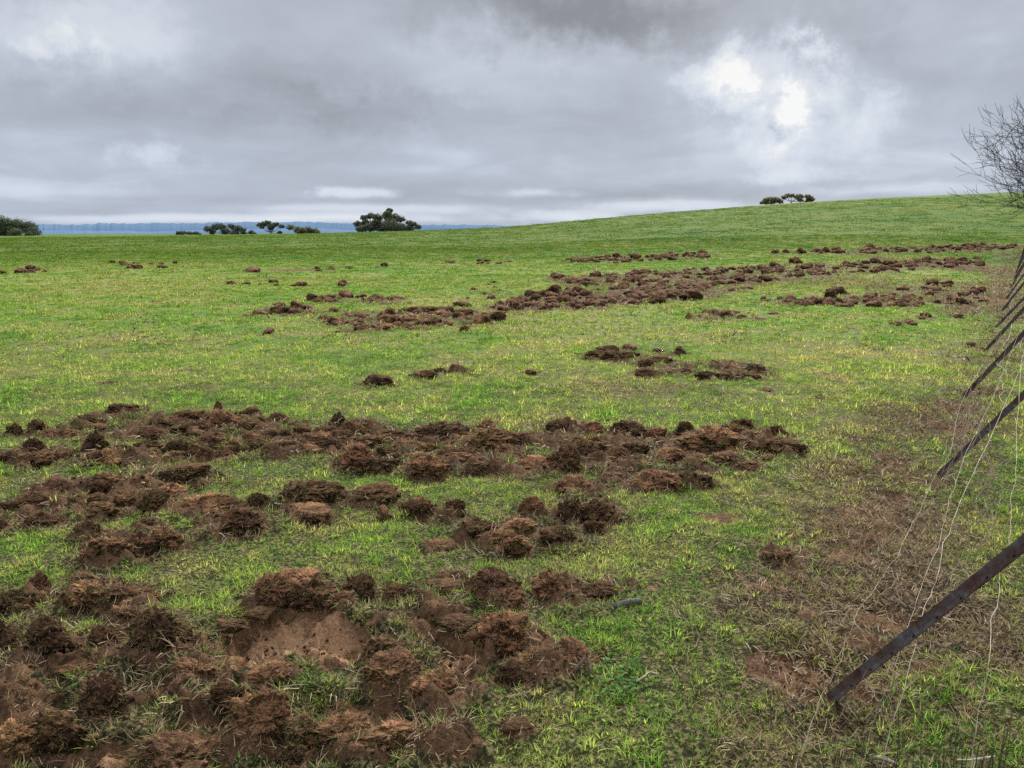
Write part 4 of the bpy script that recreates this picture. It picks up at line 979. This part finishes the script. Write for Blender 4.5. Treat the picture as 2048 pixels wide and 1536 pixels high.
# ------------------------------------------------------------------ gum trees on the crest
LEAF, t, out = material('gum_leaves')
cA = t.new('ShaderNodeAttribute', attribute_name='tone'); sp = t.new('ShaderNodeSeparateColor'); t.l.new(cA.outputs['Color'], sp.inputs[0]); oi = t.new('ShaderNodeObjectInfo')
c = t.ramp(sp.outputs[0], [(0, (.055, .070, .045)), (.5, (.13, .15, .085)), (.85, (.22, .225, .14)), (1, (.32, .28, .18))])  # olive leaf tones lightened, distance haze put into the colour
c = t.mix(1.0, c, oi.outputs['Color'], 'MULTIPLY')
principled(t, out, c, .7, .2)
BARK = simple('gum_bark', [(.4, (.10, .075, .06)), (.6, (.30, .26, .22))], 3, .9)
def gum(name, px0, px1, pyt, pyb, yd, lobes, label, seed, low=None, dens=1.0, tint=(1, 1, 1, 1), trunks=1):
    rnd = random.Random(seed); cx = (px0 + px1) / 2
    d = ray(cx, HZ); x0 = d[0] / d[1] * yd; z0 = float(T0(x0, yd)); dep = yd * CP + (CAMH - z0) * SP; u = dep / FPX
    zb = CAMH + (HZ - pyb) * u      # visible foot height
    zt = CAMH + (HZ - pyt) * u
    root = empty(name, (x0, yd, z0)); tag(root, label, 'tree', 'gum trees beyond the crest of the paddock')
    W = (px1 - px0) * u; Ht = zt - zb; foot = zb - z0
    # crown
    pts = []; tn = []; cs = []
    for (lx, lz, lr) in lobes:   # in fractions: lx -0.5..0.5 of width, lz 0..1 of visible height, lr fraction of height
        C = np.array([lx * W, rnd.uniform(-.25, .25) * W * .6, foot + lz * Ht]); rad = lr * Ht * 1.28; cs.append((C, rad))
        n = int(1100 * dens * max(rad, .6) ** 1.2)
        for k in range(max(10, int(n / 26))):
            v = np.array([rnd.gauss(0, 1), rnd.gauss(0, 1), rnd.gauss(0, 1)]); v /= np.linalg.norm(v); q = rnd.uniform(.25, 1.0)
            cc = C + v * rad * q * np.array([1.15, 1.15, .75]); cr = rad * rnd.uniform(.20, .42)
            for j in range(26):
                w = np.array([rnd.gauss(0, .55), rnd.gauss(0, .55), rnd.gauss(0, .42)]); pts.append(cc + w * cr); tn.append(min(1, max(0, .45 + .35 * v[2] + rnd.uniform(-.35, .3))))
    pts = np.array(pts); n = len(pts); s = rng.uniform(.07, .16, n)
    a = rng.normal(size=(n, 3)); a /= np.linalg.norm(a, axis=1)[:, None]; b = np.cross(a, rng.normal(size=(n, 3))); b /= np.linalg.norm(b, axis=1)[:, None]
    V = np.stack([pts - a * s[:, None], pts + b * s[:, None] * .5, pts + a * s[:, None], pts - b * s[:, None] * .5], 1).reshape(-1, 3)
    Q = (np.arange(n) * 4)[:, None] + np.arange(4)[None]
    tone = np.repeat(np.array(tn), 4); tone = np.stack([tone] * 3 + [np.ones(len(tone))], -1)
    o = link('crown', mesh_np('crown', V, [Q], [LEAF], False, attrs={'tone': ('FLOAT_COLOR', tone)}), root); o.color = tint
    A = Acc()
    for tr in range(trunks):
        fx = (tr - (trunks - 1) / 2) * W * .45 / max(1, trunks - 1) if trunks > 1 else 0
        fk = np.array([fx, 0, foot + .22 * Ht]); A.tube(smooth_path([(fx, 0, -.3), (fx + .1, 0, fk[2] * .5), fk], 6), np.linspace(.26, .18, 6) * max(.6, Ht / 5), 7)
        for C, rad in cs:
            if trunks > 1 and abs(C[0] - fx) > W * .4: continue
            mid = (fk + C) / 2 + np.array([0, 0, -.1 * Ht]); A.tube(smooth_path([fk, mid, C], 7), np.linspace(.14, .035, 7) * max(.6, Ht / 5), 5)
    link('trunk', A.mesh('trunk', BARK), root)
gum('gum_tree', -60, 74, 434, 474, 158, [(-.3, .6, .4), (-.05, .72, .36), (.12, .62, .34), (.27, .5, .3), (.38, .32, .26), (.0, .35, .4), (-.2, .3, .4), (.25, .2, .25), (.42, .12, .16)], 'dark rounded tree cut by the left edge of the frame', 1, dens=1.6, tint=(.8, .88, .75, 1))
gum('shrub', 348, 372, 461, 471, 156, [(-.2, .5, .4), (.2, .55, .4)], 'tiny low bush, leftmost of the low skyline bushes', 2, dens=1.5)
gum('shrub', 373, 402, 462, 471, 157, [(-.25, .5, .4), (.1, .55, .4), (.35, .3, .3)], 'small bush just left of the wide low tree', 3, dens=1.5)
gum('gum_tree', 405, 512, 448, 471, 158, [(-.36, .55, .28), (-.25, .75, .26), (-.1, .78, .26), (.05, .78, .24), (.17, .65, .24), (.27, .45, .22), (.37, .28, .18), (-.1, .35, .3), (.1, .3, .28), (-.3, .3, .22), (.25, .2, .18), (.45, .14, .12)], 'wide low dark tree with a flat top sloping down to the right', 4, dens=1.6)
gum('gum_tree', 512, 568, 442, 470, 160, [(-.38, .72, .14), (-.25, .8, .18), (-.05, .86, .16), (.08, .66, .2), (.25, .78, .14), (.38, .62, .13), (.02, .45, .14), (-.3, .55, .12), (.3, .2, .12)], 'slender umbrella-shaped tree with open crown showing sky', 5, dens=1.5)
gum('gum_tree', 570, 642, 449, 469, 158, [(-.38, .7, .26), (-.2, .5, .3), (0, .45, .3), (.15, .5, .3), (.3, .35, .25), (.42, .2, .18), (-.1, .25, .25), (.2, .2, .25)], 'low olive tree right of the umbrella-shaped tree', 6, dens=1.6, tint=(1.3, 1.25, .9, 1))
gum('gum_tree', 703, 836, 417, 464, 158, [(.09, .9, .09), (.07, .76, .12), (-.22, .66, .13), (-.32, .6, .11), (-.1, .62, .15), (.02, .66, .15), (.14, .62, .16), (.24, .52, .13), (-.42, .36, .12), (-.3, .4, .12), (.36, .4, .09), (.43, .34, .11), (.48, .22, .1),
    (-.35, .14, .16), (-.2, .2, .2), (-.05, .22, .22), (.1, .25, .24), (.22, .2, .2), (.34, .14, .16), (-.12, .42, .14), (.08, .44, .16)], 'tallest skyline tree with a pointed top, in the centre left', 7, dens=2.3, trunks=3)
gum('gum_tree', 1517, 1561, 394, 412, 165, [(-.38, .35, .26), (-.25, .55, .26), (-.05, .66, .28), (.15, .66, .28), (.34, .58, .28), (.1, .4, .26), (.45, .4, .22), (-.2, .3, .2)], 'small tree on the hill, left one of two', 8, dens=1.5, tint=(1.7, 1.35, 1.1, 1))
gum('gum_tree', 1561, 1624, 388, 408, 165, [(-.46, .6, .2), (-.34, .74, .22), (-.18, .78, .2), (-.04, .62, .24), (.1, .68, .24), (.24, .66, .22), (.36, .54, .22), (.46, .38, .18), (.05, .35, .2), (.3, .3, .2)], 'wider tree on the hill, right one of two', 9, dens=1.5, tint=(1.7, 1.35, 1.1, 1), trunks=2)

# ------------------------------------------------------------------ leafless tree at the right edge
TWIG = simple('bare_bark', [(.4, (.030, .026, .024)), (.6, (.085, .075, .068))], 4, .9)
tb = np.array([ray(2245, HZ)[0] / ray(2245, HZ)[1] * 30, 30.0, 0]); tb[2] = float(T0(tb[0], 30.0))
bt = empty('bare_tree', tuple(tb)); tag(bt, 'leafless tree with many fine dark twigs reaching in from the right edge', 'tree')
rb = random.Random(11); AT, AB = Acc(), Acc(); cnt = [0]
def grow(p, d, L, r, lv):
    n = 5; pts = [p]; dd = d.copy()
    for k in range(n):
        dd = dd + np.array([rb.gauss(0, .13), rb.gauss(0, .13), rb.gauss(.035, .09)]); dd /= np.linalg.norm(dd); pts.append(pts[-1] + dd * L / n)
    AB.tube(pts, np.linspace(r, r * .6, n + 1), 6 if lv < 2 else (4 if lv < 4 else 3)); cnt[0] += 1
    if lv >= 6: return
    for k in range((3, 4, 3, 3, 3, 2)[lv]):
        t = rb.choice([2, 3, 4, 5]) if k else 5
        ax = np.array([rb.gauss(0, 1), rb.gauss(0, 1), rb.gauss(0.15, 1)]); nd = dd + ax * .42; nd /= np.linalg.norm(nd)
        grow(pts[t], nd, L * rb.uniform(.58, .82), max(r * .6 * .75, .0085), lv + 1)
AT.tube(smooth_path([(0, 0, -.3), (.05, 0, .9), (0, .05, 1.7)], 8), np.linspace(.24, .17, 8), 10)
for ang, el, L in [(178, 14, 1.9), (190, 34, 2.0), (170, 52, 2.3), (200, 64, 2.3), (184, 44, 2.2), (175, 70, 2.5), (150, 25, 1.7), (225, 35, 1.6), (100, 60, 1.6), (20, 40, 1.6), (320, 55, 1.6), (270, 40, 1.5), (182, 80, 2.4), (176, 28, 1.9), (181, 58, 2.4), (165, 40, 2.1), (195, 50, 2.2), (188, 22, 2.0), (172, 62, 2.4), (205, 44, 2.0), (150, 60, 2.2)]:
    a, e = R(ang), R(el); h = rb.uniform(1.1, 1.7); grow(np.array([0, 0, h]), np.array([math.cos(a) * math.cos(e), math.sin(a) * math.cos(e), math.sin(e)]), L * (1.0 + .14 * math.sin(e)), .075, 0 if False else 1)
link('trunk', AT.mesh('trunk', TWIG), bt); link('branches', AB.mesh('branches', TWIG), bt)

# ------------------------------------------------------------------ distant hills
def haze_mat(name, c0, c1):  # aerial haze is painted into the base colour
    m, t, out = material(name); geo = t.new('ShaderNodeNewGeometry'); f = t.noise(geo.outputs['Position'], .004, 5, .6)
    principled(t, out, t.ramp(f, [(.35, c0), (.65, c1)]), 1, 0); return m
H1 = haze_mat('haze_blue_hills', (.12, .195, .285), (.14, .215, .31)); H2 = haze_mat('haze_blue_plain', (.125, .200, .295), (.145, .222, .32))
def ridge(name, prof, dist, mat, rough, label_seed, wood):
    xs = np.linspace(-500, 2500, 1500); top = []
    for px in xs:
        py = np.interp(px, [p[0] for p in prof], [p[1] for p in prof]); top.append(py)
    top = np.array(top) + fbm(xs * .02, xs * 0, o=3, s=label_seed) * 1.2
    tr_ = np.maximum(fbm(xs * .11, xs * 0 + 3, o=3, s=label_seed + 4), -.1); top -= (tr_ + .1) * wood * 6
    V = []
    for px, py in zip(xs, top):
        d = ray(px, py); a = math.atan2(d[0], d[1]); s = d[2] / math.hypot(d[0], d[1]); z = CAMH + dist * s
        for q, zz in ((1.0, -260), (1.02, z * .0 - 60), (1.10, z), (1.5, z - 60), (1.8, -260)): V.append((math.sin(a) * dist * q, math.cos(a) * dist * q, zz * (q if zz == z else 1) if zz != z else CAMH + dist * q * s))
    n = len(xs); i = np.arange(n - 1)[:, None] * 5; k = np.arange(4)[None]
    Q = np.stack([i + k, i + 5 + k, i + 6 + k, i + 1 + k], -1).reshape(-1, 4)
    o = link(name, mesh_np(name, V, [Q], [mat], True)); tag(o, kind='structure')
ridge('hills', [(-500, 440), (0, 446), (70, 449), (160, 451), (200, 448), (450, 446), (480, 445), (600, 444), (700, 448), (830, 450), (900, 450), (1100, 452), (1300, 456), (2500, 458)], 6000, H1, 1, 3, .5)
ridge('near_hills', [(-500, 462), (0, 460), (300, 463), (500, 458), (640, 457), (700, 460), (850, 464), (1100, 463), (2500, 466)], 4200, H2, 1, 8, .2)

# ------------------------------------------------------------------ sky and sun
SUN_EL, SUN_AZ = R(34), R(16)      # azimuth to the right of the viewing direction (+Y)
w = bpy.data.worlds.new('World'); sc.world = w; w.use_nodes = True; w.node_tree.nodes.clear(); t = NT(w.node_tree)
tc = t.new('ShaderNodeTexCoord'); Vv = tc.outputs['Generated']; sx = t.new('ShaderNodeSeparateXYZ'); t.l.new(Vv, sx.inputs[0]); X, Y, Zz = sx.outputs
az = t.math('ARCTAN2', X, Y); el = t.math('ARCSINE', Zz)
zc = t.math('ADD', t.math('MAXIMUM', Zz, 0.0), 0.16)
cv = t.new('ShaderNodeCombineXYZ'); t.put(cv.inputs[0], t.math('DIVIDE', X, zc)); t.put(cv.inputs[1], t.math('DIVIDE', Y, zc)); t.put(cv.inputs[2], 3.7)
n_big = t.noise(cv.outputs[0], .55, 4, .5, .3); n_mid = t.noise(cv.outputs[0], 1.7, 5, .55, .5)
ae = t.new('ShaderNodeCombineXYZ'); t.put(ae.inputs[0], az); t.put(ae.inputs[1], el)
st = t.new('ShaderNodeMapping'); t.l.new(ae.outputs[0], st.inputs[0]); st.inputs['Scale'].default_value = (2.2, 9.0, 1)
n_band = t.noise(st.outputs[0], 1.0, 4, .5, .4)
nc = t.new('ShaderNodeTexNoise'); nc.inputs['Scale'].default_value = 9; nc.inputs['Detail'].default_value = 6; nc.inputs['Roughness'].default_value = .66; t.l.new(ae.outputs[0], nc.inputs['Vector'])
dv = t.new('ShaderNodeVectorMath', operation='MULTIPLY_ADD'); ns = t.new('ShaderNodeVectorMath', operation='SUBTRACT'); t.l.new(nc.outputs['Color'], ns.inputs[0]); ns.inputs[1].default_value = (.5, .5, 0); t.l.new(ns.outputs[0], dv.inputs[0])
dc = t.new('ShaderNodeCombineXYZ'); dc.inputs[0].default_value = .24; t.put(dc.inputs[1], t.math('ADD', .012, t.math('MULTIPLY', t.ss(el, .03, .16), .17))); t.l.new(dc.outputs[0], dv.inputs[1]); t.l.new(ae.outputs[0], dv.inputs[2])
dw = t.new('ShaderNodeVectorMath', operation='SUBTRACT'); t.l.new(dv.outputs[0], dw.inputs[0]); dw.inputs[1].default_value = (0, 0, 0)
AE = dw.outputs[0]
val = t.math('ADD', 0.40, t.math('ADD', t.math('MULTIPLY', t.math('SUBTRACT', n_big, .5), .36), t.math('ADD', t.math('MULTIPLY', t.math('SUBTRACT', n_mid, .5), .34), t.math('MULTIPLY', t.math('SUBTRACT', n_band, .5), .36))))
ng = t.noise(ae.outputs[0], 13, 7, .62, .25)
gapn = t.math('SUBTRACT', t.math('MULTIPLY', t.ss(ng, .34, .62), 1.25), .12)
def blob(px, py, rx, ry, s, rot=0, broken=False):
    global val
    d = ray(px, py); d = d / np.linalg.norm(d); a0 = math.atan2(d[0], d[1]); e0 = math.asin(d[2])
    m = t.new('ShaderNodeMapping', vector_type='TEXTURE'); t.l.new(AE, m.inputs[0]); m.inputs['Location'].default_value = (a0, e0, 0); m.inputs['Rotation'].default_value = (0, 0, R(rot)); m.inputs['Scale'].default_value = (rx / FPX, ry / FPX, 1)
    g = t.new('ShaderNodeTexGradient', gradient_type='SPHERICAL'); t.l.new(m.outputs[0], g.inputs[0])
    q = t.ss(g.outputs['Fac'], 0, 1)
    if broken: q = t.math('MULTIPLY', q, gapn)
    val = t.math('ADD', val, t.math('MULTIPLY', q, s))
for b in [(1515, 155, 180, 85, .14), (1575, 240, 120, 130, .10), (1515, 150, 160, 70, .30, 0, True), (1568, 235, 95, 140, .30, 0, True), (1650, 250, 160, 100, .26, 0, True), (1560, 230, 360, 260, .19), (1590, 350, 130, 30, .22), (1480, 185, 100, 55, .10),
          (130, 85, 60, 40, .22), (120, 40, 260, 130, .20), (330, 305, 90, 50, .2), (730, 385, 110, 16, .40), (1050, 385, 130, 14, .22), (1300, 412, 260, 22, .42), (1120, 432, 200, 16, .40), (780, 418, 420, 16, .25), (600, 436, 420, 14, .40), (200, 436, 260, 12, .25),
          (80, 375, 220, 30, .16), (1950, 340, 260, 60, .10), (1800, 378, 300, 18, .22), (950, 120, 350, 160, .10), (300, 120, 400, 150, .06),
          (1120, 10, 440, 100, -.34), (1700, 60, 300, 60, -.12), (500, 150, 380, 50, -.07), (700, 235, 420, 60, -.15), (90, 200, 300, 60, -.06), (1400, 40, 420, 60, -.10), (1250, 250, 300, 90, -.06), (1750, 110, 160, 90, -.08), (1480, 380, 300, 26, -.14), (1560, 262, 40, 26, -.3), (1530, 205, 40, 22, -.2), (560, 400, 420, 14, -.06), (900, 330, 300, 40, .08), (1900, 50, 200, 80, .12)]:
    blob(*b)
cc = t.ramp(val, [(0.06, (.255, .272, .305)), (0.26, (.385, .412, .465)), (0.46, (.500, .540, .620)), (0.60, (.640, .685, .760)), (0.80, (.76, .785, .83)), (1.05 if False else 1.0, (.95, .94, .92))])
blu = t.math('MULTIPLY', t.ss(el, .26, .02), .30)
cc = t.mix(blu, cc, t.mix(1.0, cc, (.86, .98, 1.12), 'MULTIPLY'))
# unseen sky overhead and behind the viewer, brightened as fill light for the ground
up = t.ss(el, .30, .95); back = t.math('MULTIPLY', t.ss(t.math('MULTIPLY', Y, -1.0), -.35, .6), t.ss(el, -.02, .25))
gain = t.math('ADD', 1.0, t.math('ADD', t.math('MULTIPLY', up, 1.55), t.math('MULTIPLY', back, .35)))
sky = t.new('ShaderNodeTexSky', sky_type='NISHITA'); sky.sun_disc = False; sky.sun_elevation = SUN_EL; sky.sun_rotation = SUN_AZ
sk = t.mix(1.0, sky.outputs[0], (.9, .9, .9), 'MULTIPLY')
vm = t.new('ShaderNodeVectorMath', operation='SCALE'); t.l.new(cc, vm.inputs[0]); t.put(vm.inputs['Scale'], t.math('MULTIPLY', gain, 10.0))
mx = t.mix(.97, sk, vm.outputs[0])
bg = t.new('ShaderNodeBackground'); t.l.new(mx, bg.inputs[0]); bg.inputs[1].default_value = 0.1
wo = t.new('ShaderNodeOutputWorld'); t.l.new(bg.outputs[0], wo.inputs[0])
ld = bpy.data.lights.new('sun', 'SUN'); ld.energy = 4.5; ld.angle = R(8); ld.color = (1, .96, .9)
lo = bpy.data.objects.new('sun', ld); COL.objects.link(lo)
sd = Vector((math.sin(SUN_AZ) * math.cos(SUN_EL), math.cos(SUN_AZ) * math.cos(SUN_EL), math.sin(SUN_EL)))
lo.rotation_euler = sd.to_track_quat('Z', 'Y').to_euler(); lo.location = (0, 0, 50)

sc.view_settings.view_transform = 'Standard'; sc.view_settings.look = 'None'; sc.view_settings.exposure = 0; sc.view_settings.gamma = 1
sc.cycles.use_denoising = False; sc.cycles.sample_clamp_indirect = 3; sc.cycles.max_bounces = 5; sc.cycles.transparent_max_bounces = 4; sc.cycles.diffuse_bounces = 3
print('CLODS', len(CL), 'individual', len(indiv))
